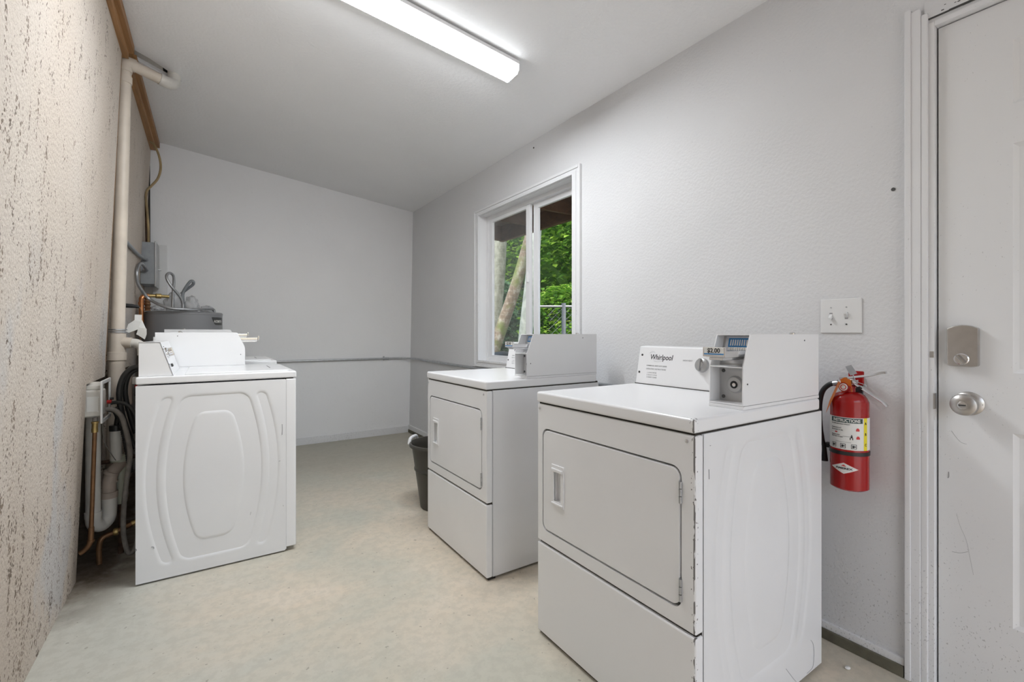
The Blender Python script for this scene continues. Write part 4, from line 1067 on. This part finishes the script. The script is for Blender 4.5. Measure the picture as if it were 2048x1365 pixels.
obj('badge_text', t, 'paper', tank, wn=False)
bm = bmesh.new(); lathe(bm, [(.028, 1.312), (.026, 1.318), (.020, 1.326), (.012, 1.328)], (-.175, 4.50, 0), 'z', 20); obj('conduit_hub', bm, 'dark_steel', wh)

# steel flexible conduit from box to heater
RB = 3
def flex(path, r): 
    bm = bmesh.new(); p = densify(smooth_path(path, 8), .006); tube(bm, p, r, 10, .12, 1); return bm
o = obj('flexible_conduit', flex([(-.418, 4.62, 1.640), (-.432, 4.50, 1.668), (-.440, 4.38, 1.650), (-.446, 4.30, 1.585), (-.440, 4.32, 1.500), (-.408, 4.37, 1.430), (-.374, 4.38, 1.389), (-.315, 4.34, 1.352), (-.245, 4.32, 1.326), (-.166, 4.33, 1.322), (-.084, 4.37, 1.324), (-.017, 4.45, 1.334), (.022, 4.50, 1.334), (.032, 4.51, 1.310)], .0115), 'steel')
tag(o, 'long steel flexible conduit sagging from the grey electrical box across the tank top', 'conduit')
o = obj('flexible_conduit', flex([(-.180, 4.50, 1.318), (-.180, 4.50, 1.37), (-.190, 4.49, 1.41), (-.215, 4.47, 1.455), (-.252, 4.45, 1.505), (-.277, 4.45, 1.555), (-.281, 4.47, 1.592), (-.263, 4.50, 1.612), (-.243, 4.53, 1.595), (-.241, 4.55, 1.54), (-.247, 4.56, 1.45), (-.25, 4.56, 1.33)], .0105), 'steel')
tag(o, 'short steel flexible conduit looping upright on top of the grey tank', 'conduit')
o = obj('rubber_tube', flex([(-.180, 4.66, 1.33), (-.186, 4.66, 1.41), (-.186, 4.66, 1.47), (-.165, 4.65, 1.52), (-.135, 4.64, 1.568), (-.116, 4.64, 1.568), (-.118, 4.66, 1.545), (-.150, 4.68, 1.515), (-.178, 4.70, 1.49), (-.20, 4.70, 1.465)], .012), 'grey_box')
tag(o, 'dark bent hook of conduit poking up behind the plastic bags on the tank', 'conduit')

# electrical box
eb = thing('electrical_box', 'grey metal electrical box on the stucco wall above the water heater', 'electrical box', (-.41, 4.66, 1.53))
bm = bmesh.new(); box(bm, -.462, -.372, 4.66, 4.93, 1.532, 1.868, .003); obj('enclosure', bm, 'grey_box', eb)
bm = bmesh.new(); box(bm, -.372, -.362, 4.655, 4.935, 1.515, 1.878, .002); cv = obj('cover', bm, 'insulation', eb, label='pale cover seen edge-on'); cv.data.materials[0] = M['grey_putty']
for z_ in (1.722, 1.640):
    bm = bmesh.new(); tube(bm, [(-.430, 4.63, z_ + .006), (-.425, 4.66, z_)], .014, 12); obj('conduit_fitting', bm, 'steel', eb)
bm = bmesh.new(); box(bm, -.362, -.340, 4.80, 4.82, 1.66, 1.668, .001); obj('cover_latch', bm, 'steel', eb)
o = obj('wall_conduit', tube(bmesh.new(), smooth_path([(-.4345, 3.482, 1.703), (-.4385, 3.9, 1.710), (-.4420, 4.3, 1.718), (-.438, 4.52, 1.726), (-.430, 4.635, 1.728)], 6), .012, 12), 'grey_box')
tag(o, 'straight grey conduit on the stucco wall between the tall pipe and the electrical box', 'conduit')
# cables from the timber down into the box
o = obj('cable', tube(bmesh.new(), smooth_path([(-.402, 4.66, 2.672), (-.374, 4.66, 2.654), (-.342, 4.66, 2.566), (-.333, 4.66, 2.471), (-.352, 4.66, 2.386), (-.393, 4.66, 2.319), (-.418, 4.66, 2.28), (-.426, 4.66, 2.22), (-.418, 4.66, 2.11), (-.413, 4.68, 1.98), (-.416, 4.72, 1.867)], 8), .0085, 10), 'cable')
tag(o, 'tan cable bowing out from the timber and running down into the grey box', 'cable')
o = obj('cable', tube(bmesh.new(), smooth_path([(-.421, 4.685, 2.27), (-.430, 4.69, 2.19), (-.430, 4.69, 2.08), (-.430, 4.70, 1.97), (-.432, 4.74, 1.867)], 8), .006, 10), 'rust')
tag(o, 'thin brown cable beside the tan cable just above the grey box', 'cable')
# white board beneath the box on the back wall
bm = bmesh.new(); box(bm, -.408, -.31, yb(1.6) - .03, yb(1.6), 1.468, 1.9, .002); tag(obj('wall_board', bm, 'white_plastic'), 'small white board on the back wall behind the grey electrical box', 'board')
# copper and brass at the tank top
cp_ = thing('copper_pipe', 'bright copper pipe with elbow and brass valve above the grey tank', 'pipe', (-.43, 4.45, 1.2))
bm = bmesh.new(); tube(bm, smooth_path([(-.436, 4.47, 1.15), (-.436, 4.47, 1.37), (-.434, 4.47, 1.405), (-.418, 4.48, 1.424), (-.395, 4.49, 1.428)], 6), .0165, 14); obj('riser', bm, 'copper', cp_)
bm = bmesh.new(); tube(bm, [(-.436, 4.47, 1.355), (-.436, 4.47, 1.375)], .020, 14); obj('joint_collar', bm, 'copper', cp_)
bm = bmesh.new(); tube(bm, [(-.395, 4.49, 1.428), (-.355, 4.50, 1.428), (-.350, 4.50, 1.428), (-.32, 4.51, 1.428), (-.315, 4.51, 1.428), (-.27, 4.52, 1.428)], [.013, .013, .019, .019, .012, .012], 14); obj('valve', bm, 'brass', cp_)
bm = bmesh.new(); tube(bm, densify([(-.400, 4.48, 1.31), (-.400, 4.48, 1.42)], .012), .021, 12, .25, 1); obj('nipple', bm, 'old_copper', cp_)
# plastic bags
def blob(c, r, seed, n=3, amp=.25):
    random.seed(seed); bm = bmesh.new(); bmesh.ops.create_icosphere(bm, subdivisions=4, radius=1)
    ph = [(Vector((random.uniform(-3, 3), random.uniform(-3, 3), random.uniform(-3, 3))), random.uniform(0, 6)) for _ in range(7)]
    for v in bm.verts:
        d = v.co.normalized(); k = 1 + amp * sum(math.sin(q.dot(d) * n + f) for q, f in ph) / 5
        v.co = Vector((c[0] + d.x * r[0] * k, c[1] + d.y * r[1] * k, max(c[2] + d.z * r[2] * k, 1.3165)))
    return bm
tag(obj('plastic_bag', blob((-.245, 4.64, 1.38), (.055, .055, .09), 3), 'bag', wn=False, ang=80), 'clear crumpled plastic bag standing tallest beside the upright conduit loop', 'plastic bag', 'plastic bags on the water heater')
tag(obj('plastic_bag', blob((-.125, 4.60, 1.365), (.048, .05, .08), 5), 'bag', wn=False, ang=80), 'clear crumpled plastic bag in the middle under the dark bent hook', 'plastic bag', 'plastic bags on the water heater')
tag(obj('plastic_bag', blob((-.02, 4.62, 1.335), (.05, .05, .035), 9), 'bag', wn=False, ang=80), 'flattest clear plastic bag lying toward the right edge of the tank', 'plastic bag', 'plastic bags on the water heater')
tag(obj('plastic_bag', blob((-.345, 4.55, 1.33), (.04, .045, .03), 11), 'bag', wn=False, ang=80), 'low crumpled white plastic below the brass valve at the tank left edge', 'plastic bag', 'plastic bags on the water heater')
random.seed(21)

# ------------------------------------------------------------------ tall vent pipe
PR = .0375
vp = thing('vent_pipe', 'tall cream pipe rising in the stucco wall slot and bending into the ceiling', 'pipe', (-.45, 3.39, 0))
bot = Vector((-.452, 3.39, .30)); top = Vector((-.406, 3.39, 2.655))
def onp(z): return bot.lerp(top, (z - .30) / 2.355)
bm = bmesh.new(); tube(bm, [onp(.30), onp(1.03)], PR, 28); tube(bm, [onp(1.16), top], PR * .86, 28); obj('riser', bm, 'pvc', vp)
bm = bmesh.new(); tube(bm, [onp(.985), onp(1.03), onp(1.031), onp(1.135)], [PR * 1.15, PR * 1.15, PR * 1.02, PR * 1.02], 28)
tube(bm, [onp(1.085), onp(1.085) + Vector((.065, -.01, -.004))], PR * .82, 24)
obj('tee_fitting', bm, 'pvc', vp)
bm = bmesh.new(); q = onp(1.085)
tube(bm, smooth_path([q + Vector((.06, -.01, -.004)), q + Vector((.085, -.012, -.006)), q + Vector((.108, -.014, -.025)), q + Vector((.112, -.014, -.05))], 6), PR * .66, 20)
obj('branch_elbow', bm, 'pvc_white', vp)
bm = bmesh.new(); tube(bm, [q + Vector((.112, -.014, -.045)), q + Vector((.112, -.014, -.075)), q + Vector((.112, -.014, -.076)), q + Vector((.112, -.014, -.55))], [.024, .024, .0165, .0165], 16); obj('branch_drop', bm, 'pvc_white', vp)
bm = bmesh.new()
for dz in (-.006, .006): tube(bm, [onp(1.15 + dz) - Vector((0, 0, .003)), onp(1.15 + dz) + Vector((0, 0, .003))], PR * 1.12, 28)
obj('pipe_clamp', bm, 'steel', vp)
bm = bmesh.new(); tube(bm, [onp(2.56), onp(2.60)], PR * .98, 24)
tube(bm, smooth_path([top - Vector((0, 0, .03)), top + Vector((0, 0, .006)), top + Vector((.014, .006, .024)), top + Vector((.045, .020, .026))], 6), PR * .96, 24); obj('top_elbow', bm, 'pvc', vp)
bm = bmesh.new(); e0 = top + Vector((.03, .014, .026)); e1 = Vector((-.222, 3.475, 2.662)); tube(bm, [e0, e1], PR * .80, 24); obj('ceiling_run', bm, 'pvc', vp)
bm = bmesh.new(); tube(bm, smooth_path([e1 - Vector((.03, .014, -.004)), e1, e1 + Vector((.022, .026, .010)), e1 + Vector((.034, .062, .040)), e1 + Vector((.036, .078, .12))], 6), PR * .90, 24); obj('ceiling_elbow', bm, 'pvc_white', vp)
# stained joint strip at the near edge of the slot
bm = bmesh.new(); n = 14
for i in range(n):
    za = .98 + (2.68 - .98) * i / n; zb_ = .98 + (2.68 - .98) * (i + 1) / n
    quad(bm, [(wx(3.31, za) + .0008, 3.298, za), (wx(3.31, za) + .0008, 3.3105, za), (wx(3.31, zb_) + .0008, 3.3105, zb_), (wx(3.31, zb_) + .0008, 3.298, zb_)])
obj('trim_4', bm, 'wood', kind='structure', wn=False)

# strap bracket with valve handle, probe tube and tags
bm = bmesh.new(); box(bm, -.455, -.425, 3.52, 3.535, 1.235, 1.37, .003); box(bm, -.447, -.428, 3.50, 3.53, 1.26, 1.30, .004)
tag(obj('wall_bracket', bm, 'dusty_green'), 'pale green metal bracket on the stucco wall right of the tall pipe', 'bracket')
hv = thing('probe_cable', 'thin copper wire with black grip hanging above the front washer', 'cable', (-.42, 3.5, 1.29))
bm = bmesh.new(); tube(bm, [(-.424, 3.50, 1.300), (-.418, 3.50, 1.300), (-.385, 3.50, 1.298), (-.362, 3.50, 1.295), (-.350, 3.50, 1.291)], [.0115, .0125, .012, .009, .005], 14); obj('grip', bm, 'black', hv)
bm = bmesh.new(); tube(bm, smooth_path([(-.352, 3.50, 1.292), (-.344, 3.50, 1.280), (-.342, 3.50, 1.25), (-.345, 3.50, 1.15), (-.347, 3.49, 1.04), (-.347, 3.48, .95)], 6), .0028, 8); obj('wire', bm, 'old_copper', hv)
tgp = thing('paper_tag', 'crumpled white paper tags hung on the copper wire before the grey tank', 'tag', (-.35, 3.5, 1.2))
def sheet(pts, mat):
    bm = bmesh.new(); v = [bm.verts.new(p) for p in pts]; w_ = [bm.verts.new((p[0], p[1] + .001, p[2])) for p in pts]; n = len(pts)
    bm.faces.new(v); bm.faces.new(w_[::-1])
    for i in range(n): bm.faces.new([v[i], v[(i + 1) % n], w_[(i + 1) % n], w_[i]])
    return obj('tag_sheet', bm, mat, tgp, wn=False)
sheet([(-.372, 3.49, 1.247), (-.338, 3.495, 1.247), (-.340, 3.495, 1.205), (-.372, 3.49, 1.20)], 'paper')
sheet([(-.372, 3.49, 1.215), (-.342, 3.48, 1.205), (-.352, 3.46, 1.160), (-.395, 3.47, 1.140), (-.412, 3.48, 1.145), (-.400, 3.48, 1.190)], 'paper')
sheet([(-.352, 3.495, 1.206), (-.338, 3.50, 1.215), (-.322, 3.49, 1.172), (-.318, 3.49, 1.160), (-.352, 3.49, 1.172)], 'paper')
sheet([(-.354, 3.492, 1.172), (-.316, 3.488, 1.164), (-.314, 3.47, 1.13), (-.322, 3.46, 1.10), (-.352, 3.46, 1.125), (-.362, 3.47, 1.13)], 'insulation')

# ------------------------------------------------------------------ laundry outlet box and plumbing in the recess
ob = thing('outlet_box', 'white plastic laundry valve box with square flange at the stucco wall edge', 'outlet box', (-.46, 2.9, .74))
bm = bmesh.new(); box(bm, -.497, -.428, 2.875, 2.99, .740, .868, .010, 3); obj('box_body', bm, 'pvc_white', ob)
bm = bmesh.new(); box(bm, -.487, -.432, 2.895, 2.985, .868, .888, .005, 2); obj('box_cap', bm, 'pvc_white', ob)
bm = bmesh.new(); frame(bm, -.4285, -.420, 2.845, 3.07, .712, .912, .018, bev=.003); obj('face_flange', bm, 'white_plastic', ob)
bm = bmesh.new(); box(bm, -.480, -.440, 2.8735, 2.8752, .768, .838, .0005); obj('box_label', bm, 'paper', ob)
bm = bmesh.new()
for zz in (.768, .834): lathe(bm, [(.0035, 0), (.0035, -.002)], (-.440, 2.8748, zz), 'y', 10)
obj('box_rivets', bm, 'paper', ob, wn=False)
bm = bmesh.new(); tube(bm, [(-.420, 2.96, .800), (-.402, 2.96, .800)], .010, 14); obj('valve_knob', bm, 'red', ob, label='red hot water knob')
bm = bmesh.new(); tube(bm, [(-.410, 2.96, .815), (-.395, 2.96, .815)], .006, 10); obj('valve_stem', bm, 'black', ob)
# supply riser
sp_ = thing('supply_pipe', 'slim brown copper supply pipe below the valve box with brass fitting', 'pipe', (-.455, 2.86, 0))
bm = bmesh.new(); tube(bm, [(-.449, 2.865, .742), (-.449, 2.865, .725)], .010, 12); obj('stub', bm, 'grey_rubber', sp_)
bm = bmesh.new(); tube(bm, [(-.449, 2.865, .722), (-.449, 2.865, .714), (-.449, 2.865, .713), (-.450, 2.865, .690), (-.450, 2.865, .688), (-.450, 2.865, .672)], [.0135, .0135, .0115, .0115, .0125, .0115], 12); obj('brass_fitting', bm, 'brass', sp_)
bm = bmesh.new(); tube(bm, [(-.450, 2.865, .675), (-.462, 2.865, .225)], .0085, 12); obj('riser', bm, 'old_copper', sp_)
bm = bmesh.new(); tube(bm, smooth_path([(-.462, 2.865, .23), (-.464, 2.865, .175), (-.470, 2.865, .150), (-.484, 2.865, .130), (-.502, 2.865, .118)], 5), [.011] * 21, 12)
tube(bm, [(-.4635, 2.865, .172), (-.4645, 2.865, .162)], .014, 12); obj('elbow', bm, 'old_copper', sp_)
# large trap pipe
tp = thing('drain_pipe', 'thick white drain pipe with curved trap behind the slim copper pipe', 'pipe', (-.47, 2.97, 0))
bm = bmesh.new(); tube(bm, [(-.470, 2.955, .90), (-.470, 2.955, .262)], .0285, 24); obj('drop', bm, 'pvc_white', tp)
bm = bmesh.new(); tube(bm, [(-.470, 2.955, .275), (-.470, 2.955, .248)], .0325, 24); tube(bm, smooth_path([(-.470, 2.955, .25), (-.466, 2.96, .215), (-.445, 2.985, .195), (-.424, 3.01, .215), (-.420, 3.02, .26), (-.420, 3.02, .33)], 6), .0305, 20); obj('trap_bend', bm, 'pvc_white', tp)
bm = bmesh.new(); tube(bm, [(-.420, 3.02, .315), (-.420, 3.02, .345)], .034, 20); tube(bm, smooth_path([(-.420, 3.02, .33), (-.420, 3.02, .39), (-.412, 3.04, .43), (-.395, 3.07, .455), (-.375, 3.10, .47)], 6), .0285, 20); obj('trap_arm', bm, 'pvc_dirty', tp)
for t_ in (.40, .435): 
    bm = bmesh.new(); c_ = Vector((-.416, 3.03, t_)); tube(bm, [c_ - Vector((.003, 0, .006)), c_ + Vector((.003, 0, .006))], .0305, 20); obj('joint_ring', bm, 'pvc_dirty', tp)
# standpipe
st = thing('standpipe', 'greenish white standpipe with wide fitting behind the grey drain hose', 'pipe', (-.39, 3.09, 0))
bm = bmesh.new(); tube(bm, [(-.400, 3.06, .66), (-.400, 3.06, .49)], .0245, 20); obj('stand', bm, 'pvc_white', st)
bm = bmesh.new(); tube(bm, [(-.392, 3.09, .505), (-.390, 3.09, .475), (-.390, 3.09, .474), (-.388, 3.09, .36), (-.388, 3.09, .34), (-.386, 3.09, .30), (-.384, 3.09, .26)], [.036, .036, .031, .030, .034, .033, .026], 22); fit = obj('wide_fitting', bm, 'pvc_dirty', st); fit.data.materials[0] = simple('sage_pipe', (.46, .47, .38), .5, 0, .15, 8)
bm = bmesh.new(); tube(bm, [(-.400, 3.06, .668), (-.400, 3.06, .640)], .027, 20); obj('rubber_cap', bm, 'black_rubber', st)
bm = bmesh.new(); tube(bm, [(-.384, 3.09, .262), (-.384, 3.09, .0)], .012, 12); obj('foot', bm, 'rust', st)
def hose(name, pts, r, mat, label, rib=0):
    p = smooth_path(pts, 8)
    if rib: p = densify(p, .0055)
    o = obj(name, tube(bmesh.new(), p, r, 12, rib, 1), mat); tag(o, label, 'hose', 'hoses behind the front washer'); return o
hose('hose', [(-.280, 3.00, .966), (-.306, 3.0, .965), (-.334, 3.0, .955), (-.362, 3.0, .920), (-.377, 3.0, .865), (-.378, 3.0, .80), (-.368, 3.0, .727), (-.350, 3.0, .649), (-.334, 3.0, .597), (-.315, 3.0, .55)], .0125, 'black_rubber', 'thick black hose arching highest, from the back of the front washer downward')
hose('hose', [(-.290, 3.05, .955), (-.325, 3.05, .945), (-.352, 3.05, .91), (-.362, 3.05, .85), (-.358, 3.05, .79), (-.340, 3.05, .70), (-.320, 3.05, .62)], .0115, 'black_rubber', 'black hose just inside the highest arching black hose')
hose('hose', [(-.404, 2.96, .793), (-.380, 2.95, .796), (-.350, 2.94, .788), (-.322, 2.93, .76), (-.306, 2.92, .715), (-.30, 2.92, .66)], .0085, 'black_rubber', 'thin black hose leaving the red knob of the valve box')
hose('hose', [(-.416, 2.90, .772), (-.388, 2.90, .768), (-.358, 2.89, .735), (-.342, 2.88, .678), (-.327, 2.87, .603), (-.323, 2.87, .541), (-.333, 2.87, .445), (-.344, 2.87, .325), (-.348, 2.87, .204), (-.341, 2.87, .120), (-.326, 2.87, .072), (-.306, 2.88, .085), (-.296, 2.9, .14)], .0105, 'grey_rubber', 'long dusty grey hose hanging lowest, from valve box almost to the floor')
hose('hose', [(-.424, 3.02, .755), (-.402, 3.03, .745), (-.391, 3.04, .715), (-.394, 3.05, .69), (-.400, 3.06, .655)], .0115, 'black_rubber', 'short black hose curving into the cap of the standpipe')
hose('hose', [(-.395, 2.99, .765), (-.376, 2.98, .725), (-.360, 2.97, .66), (-.347, 2.96, .583), (-.338, 2.96, .52), (-.333, 2.97, .44)], .0135, 'black_rubber', 'ribbed black hose behind the long dusty grey hose', .14)
o = obj('floor_pipe', tube(bmesh.new(), smooth_path([(-.455, 3.0, .0), (-.455, 3.0, .08), (-.448, 3.0, .118), (-.43, 3.01, .13), (-.40, 3.02, .135), (-.36, 3.03, .15), (-.285, 3.05, .172)], 6), .0115, 12), 'old_copper')
tag(o, 'low old copper pipe bending from the floor toward the washer in the dark recess', 'pipe')
bm = bmesh.new(); lathe(bm, [(.016, -.010), (.018, -.004), (.018, .004), (.016, .010)], (-.395, 3.022, .137), 'x', 14); tube(bm, [(-.335, 3.036, .158), (-.29, 3.047, .170)], .014, 8)
o2 = obj('pipe_coupling', bm, 'brass', o)
o = obj('cross_pipe', tube(bmesh.new(), [(-.470, 3.14, .468), (-.42, 3.15, .468), (-.415, 3.15, .468), (-.30, 3.16, .482)], .010, 12), 'rust'); tag(o, 'rusty dark horizontal pipe crossing behind the standpipe', 'pipe')
o = obj('rusty_riser', tube(bmesh.new(), [(-.306, 3.10, .0), (-.306, 3.10, .42)], .011, 12), 'rust'); tag(o, 'rusty vertical pipe in the shadow close behind the washer cabinet', 'pipe')
o = obj('lead_wire', tube(bmesh.new(), smooth_path([(-.430, 2.93, .745), (-.432, 2.93, .67), (-.424, 2.94, .60), (-.405, 2.96, .545), (-.390, 2.98, .505)], 6), .0022, 6), 'grey_rubber'); tag(o, 'thin grey wire dropping from the valve box to the standpipe', 'cable')
ob2 = thing('outlet_box', 'small dirty valve box with red handle, half hidden behind the black hoses', 'outlet box', (-.33, 3.25, .85))
bm = bmesh.new(); box(bm, -.405, -.36, 3.28, 3.33, .74, .905, .006); obj('box_body', bm, 'pvc_dirty', ob2)
bm = bmesh.new(); box(bm, -.356, -.335, 3.24, 3.27, .855, .895, .004); obj('valve_body', bm, 'insulation', ob2)
bm = bmesh.new(); box(bm, -.345, -.325, 3.23, 3.26, .835, .853, .004); obj('handle', bm, 'red', ob2)
bm = bmesh.new(); tube(bm, [(-.335, 3.245, .835), (-.335, 3.245, .79)], .011, 12); obj('stem', bm, 'black', ob2)

# ------------------------------------------------------------------ small debris
bm = bmesh.new(); bmesh.ops.create_icosphere(bm, subdivisions=2, radius=.008)
for v in bm.verts: v.co = Vector((1.80 + v.co.x * 1.4, .668 + v.co.y, .004 + v.co.z * .45))
tag(obj('paint_chip', bm, 'paper', wn=False), 'tiny white paint flake on the floor between nearest dryer and door', 'debris')
def speck(x, y, s):
    bm = bmesh.new(); lathe(bm, [(s, -.0), (s, -.003)], (XR, x, y), 'x', 8); return bm
for (y, z, lb) in ((2.63, 2.455, 'small dark nail head high on the white wall above the window'), (.58, 1.62, 'tiny dark screw hole in the wall left of the door casing')):
    tag(obj('nail_head', speck(y, z, .006), 'dark_steel', wn=False), lb, 'nail')

# ------------------------------------------------------------------ outside
GZ = -.15
bm = bmesh.new(); box(bm, 2.1, 26, -6, 26, GZ - .1, GZ); obj('ground', bm, 'soil', kind='structure', wn=False)
bm = bmesh.new(); box(bm, -7, 8, -12, YF - .1, -.12, -.02); obj('bounce_pavement', bm, 'bounce_apron', kind='structure', wn=False)  # unseen pale ground added to bounce sunlight in through the doorway
# porch roof outside the window
pr_ = thing('porch_deck', 'brown timber deck overhanging outside the top of the window', 'porch', (3.5, 5.5, 2.45))
bm = bmesh.new(); box(bm, 2.08, 3.52, .5, 5.57, 2.66, 2.70); obj('decking', bm, 'deck', pr_)
bm = bmesh.new(); box(bm, 3.46, 3.52, .5, 5.57, 2.45, 2.66, .004); box(bm, 2.08, 3.46, 5.51, 5.57, 2.46, 2.66, .004); obj('fascia', bm, 'deck', pr_)
for y in (1.2, 1.9, 2.6, 3.3, 4.0, 4.7):
    bm = bmesh.new(); box(bm, 2.08, 3.46, y, y + .04, 2.50, 2.66, .003); obj('joist', bm, 'deck', pr_)
bm = bmesh.new(); box(bm, 2.9, 2.94, .5, 5.5, 2.56, 2.60, .003); obj('batten', bm, 'deck_l', pr_)

def leaves(c, rad, n, size, seed, shape='ball', lo=None):
    rnd = random.Random(seed); V = []; F = []
    for _ in range(n):
        while True:
            d = Vector((rnd.uniform(-1, 1), rnd.uniform(-1, 1), rnd.uniform(-1, 1)))
            if shape == 'box' or d.length < 1: break
        if shape == 'ball' and rnd.random() < .65: d = d.normalized() * rnd.uniform(.72, 1.0)
        p = Vector(c) + Vector((d.x * rad[0], d.y * rad[1], d.z * rad[2]))
        if lo is not None and p.z < lo: continue
        a = rnd.uniform(0, 2 * PI); dirv = Vector((math.cos(a), math.sin(a), rnd.uniform(-.9, .3))).normalized()
        sd = dirv.cross(Vector((rnd.uniform(-.4, .4), rnd.uniform(-.4, .4), 1))).normalized(); up = sd.cross(dirv)
        L = size * rnd.uniform(.6, 1.3); w = L * .36; i = len(V)
        V += [p, p + dirv * L * .5 + sd * w + up * w * .3, p + dirv * L, p + dirv * L * .5 - sd * w + up * w * .3]
        F += [(i, i + 1, i + 2), (i, i + 2, i + 3)]
    me = bpy.data.meshes.new('leaves'); me.from_pydata([tuple(v) for v in V], [], F); return me
def foliage(name, mesh, mat, parent, stuff=True):
    off = worldpos(parent)
    for v in mesh.vertices: v.co -= off
    mesh.materials.append(M[mat]); o = bpy.data.objects.new(name, mesh); COL.objects.link(o); o.parent = parent; return o
def trunk(pts, r, mat, parent): 
    p = smooth_path(pts, 8); n = len(p); rr = [r[0] + (r[1] - r[0]) * i / (n - 1) for i in range(n)]
    return obj('trunk', tube(bmesh.new(), p, rr, 18), mat, parent)
def tree(name, label, c, rad, n, size, mat, seed, tr=None, bmat='bark_b', core=True):
    t = thing(name, label, 'tree' if name != 'shrub' else 'shrub', (c[0], c[1], GZ), 'greenery outside the window')
    foliage('leaves', leaves(c, rad, n, size, seed, lo=GZ), mat, t)
    if core:
        rnd = random.Random(seed); bm = bmesh.new(); bmesh.ops.create_icosphere(bm, subdivisions=3, radius=1)
        for v in bm.verts:
            k = .74 * rnd.uniform(.9, 1.1); v.co = Vector((c[0] + v.co.x * rad[0] * k, c[1] + v.co.y * rad[1] * k, max(GZ, c[2] + v.co.z * rad[2] * k)))
        obj('branches', bm, 'leaf_b', t, wn=False)  # solid dark core added behind the leaves to block bright sky
    if tr: trunk([(c[0], c[1], GZ), (c[0] + .1, c[1], c[2] * .5), (c[0], c[1], c[2])], tr, bmat, t)
    return t
# three leaning palm trunks seen through the left pane
def palm(label, pts, r, mat, seed):
    t = thing('palm_tree', label, 'tree', (pts[0][0], pts[0][1], GZ), 'trunks outside the left pane')
    trunk(pts, r, mat, t)
    e = Vector(pts[-1]); rnd = random.Random(seed); V = []; F = []
    for k in range(9):
        a = 2 * PI * k / 9 + rnd.uniform(-.2, .2); d = Vector((math.cos(a), math.sin(a), 0)); s = Vector((-d.y, d.x, 0))
        for j in range(14):
            u = j / 14; p = e + d * (1.5 * u) + Vector((0, 0, .55 * math.sin(u * 2.4) - .9 * u * u))
            for sg in (-1, 1):
                i = len(V); q = p + s * sg * .38 * (1 - u * .6) + Vector((0, 0, -.22)) + d * .12
                V += [p, p + d * .05, q]; F.append((i, i + 1, i + 2))
    me = bpy.data.meshes.new('fronds'); me.from_pydata([tuple(v) for v in V], [], F); foliage('fronds', me, 'leaf_d', t)
palm('leftmost grey palm trunk through the left window pane', [(4.42, 7.55, GZ), (4.50, 7.52, 1.0), (4.60, 7.45, 2.2), (4.66, 7.4, 3.6), (4.7, 7.4, 4.6)], (.155, .10), 'bark_a', 1)
palm('brown mossy leaning trunk in the middle of the left window pane', [(3.86, 6.92, GZ), (4.08, 6.78, .8), (4.42, 6.56, 2.0), (4.70, 6.38, 3.2), (4.98, 6.2, 4.6)], (.118, .08), 'bark_b', 2)
palm('pale ringed trunk beside the middle window bar', [(4.20, 6.12, GZ), (4.27, 6.09, 1.0), (4.37, 6.02, 2.2), (4.45, 5.98, 3.4), (4.5, 5.95, 4.6)], (.125, .08), 'bark_c', 3)
tree('leafy_tree', 'dark green tree filling the upper right pane behind the fence', (8.6, 9.9, 3.6), (2.4, 1.9, 2.5), 9000, .17, 'leaf_a', 11, (.16, .1))
tree('leafy_tree', 'big dark tree mass farthest behind the palm trunks', (7.6, 14.6, 3.2), (4.4, 2.6, 3.6), 9000, .22, 'leaf_b', 12, (.2, .12))
tree('shrub', 'bright sunlit shrub just above the chain link fence', (6.4, 7.35, 1.25), (1.3, .6, .95), 9000, .11, 'leaf_c', 14)
tree('shrub', 'leafy climber growing against the chain link fence', (5.25, 5.55, .55), (1.25, .35, .85), 9000, .075, 'leaf_a', 15)
tree('shrub', 'blue green shrub between the palm trunks', (4.9, 8.9, 1.1), (1.15, .8, 1.7), 6000, .16, 'leaf_d', 16)
tree('shrub', 'mid green hanging branches high in the right pane', (5.6, 6.0, 2.85), (.9, .8, .85), 3500, .12, 'leaf_a', 17, core=False)
# hanging twigs
# chain link fence
fn = thing('chain_link_fence', 'grey chain link fence with post and top rail outside the right pane', 'fence', (4.55, 5.15, GZ))
rv = Vector((.8348, -.5506, 0)); fo = Vector((4.20, 5.42, 0)); zt_ = 1.54
bm = bmesh.new(); tube(bm, [fo + Vector((0, 0, zt_)) - rv * .1, fo + rv * 3.2 + Vector((0, 0, zt_))], .020, 10); obj('top_rail', bm, 'steel', fn)
for s in (.25, 2.6):
    bm = bmesh.new(); tube(bm, [fo + rv * s + Vector((0, 0, GZ)), fo + rv * s + Vector((0, 0, zt_ + .05))], .032, 12); obj('post', bm, 'grey_box', fn)
bm = bmesh.new(); st_ = .11; L_ = 3.0
k = -int((zt_ - GZ) / st_)
while k * st_ < L_:
    for sg in (0, 1):
        s0 = k * st_; pts = []
        h = zt_ - GZ
        a, b_ = (s0, s0 + h) if sg == 0 else (s0 + h, s0)
        za, zb_ = GZ, zt_
        # clip to 0..L_
        def at(t): return a + (b_ - a) * t
        ts = [t / 24 for t in range(25) if 0 <= at(t / 24) <= L_]
        if len(ts) > 1: tube(bm, [fo + rv * at(t) + Vector((0, 0, za + (zb_ - za) * t)) for t in (ts[0], ts[-1])], .0028, 3, cap=False)
    k += 1
obj('mesh', bm, 'steel', fn, wn=False)
# dark rounded object just outside the sill
bm = bmesh.new(); bmesh.ops.create_icosphere(bm, subdivisions=3, radius=1)
for v in bm.verts: v.co = Vector((2.75 + v.co.x * .35, 4.35 + v.co.y * .40, .52 + max(v.co.z, -.99) * .42))
lathe(bm, [(.28, GZ), (.30, .3)], (2.75, 4.35, 0), 'z', 24)
tag(obj('covered_bin', bm, 'black_rubber', wn=False), 'dark rounded bin low outside the lower left corner of the window', 'bin')
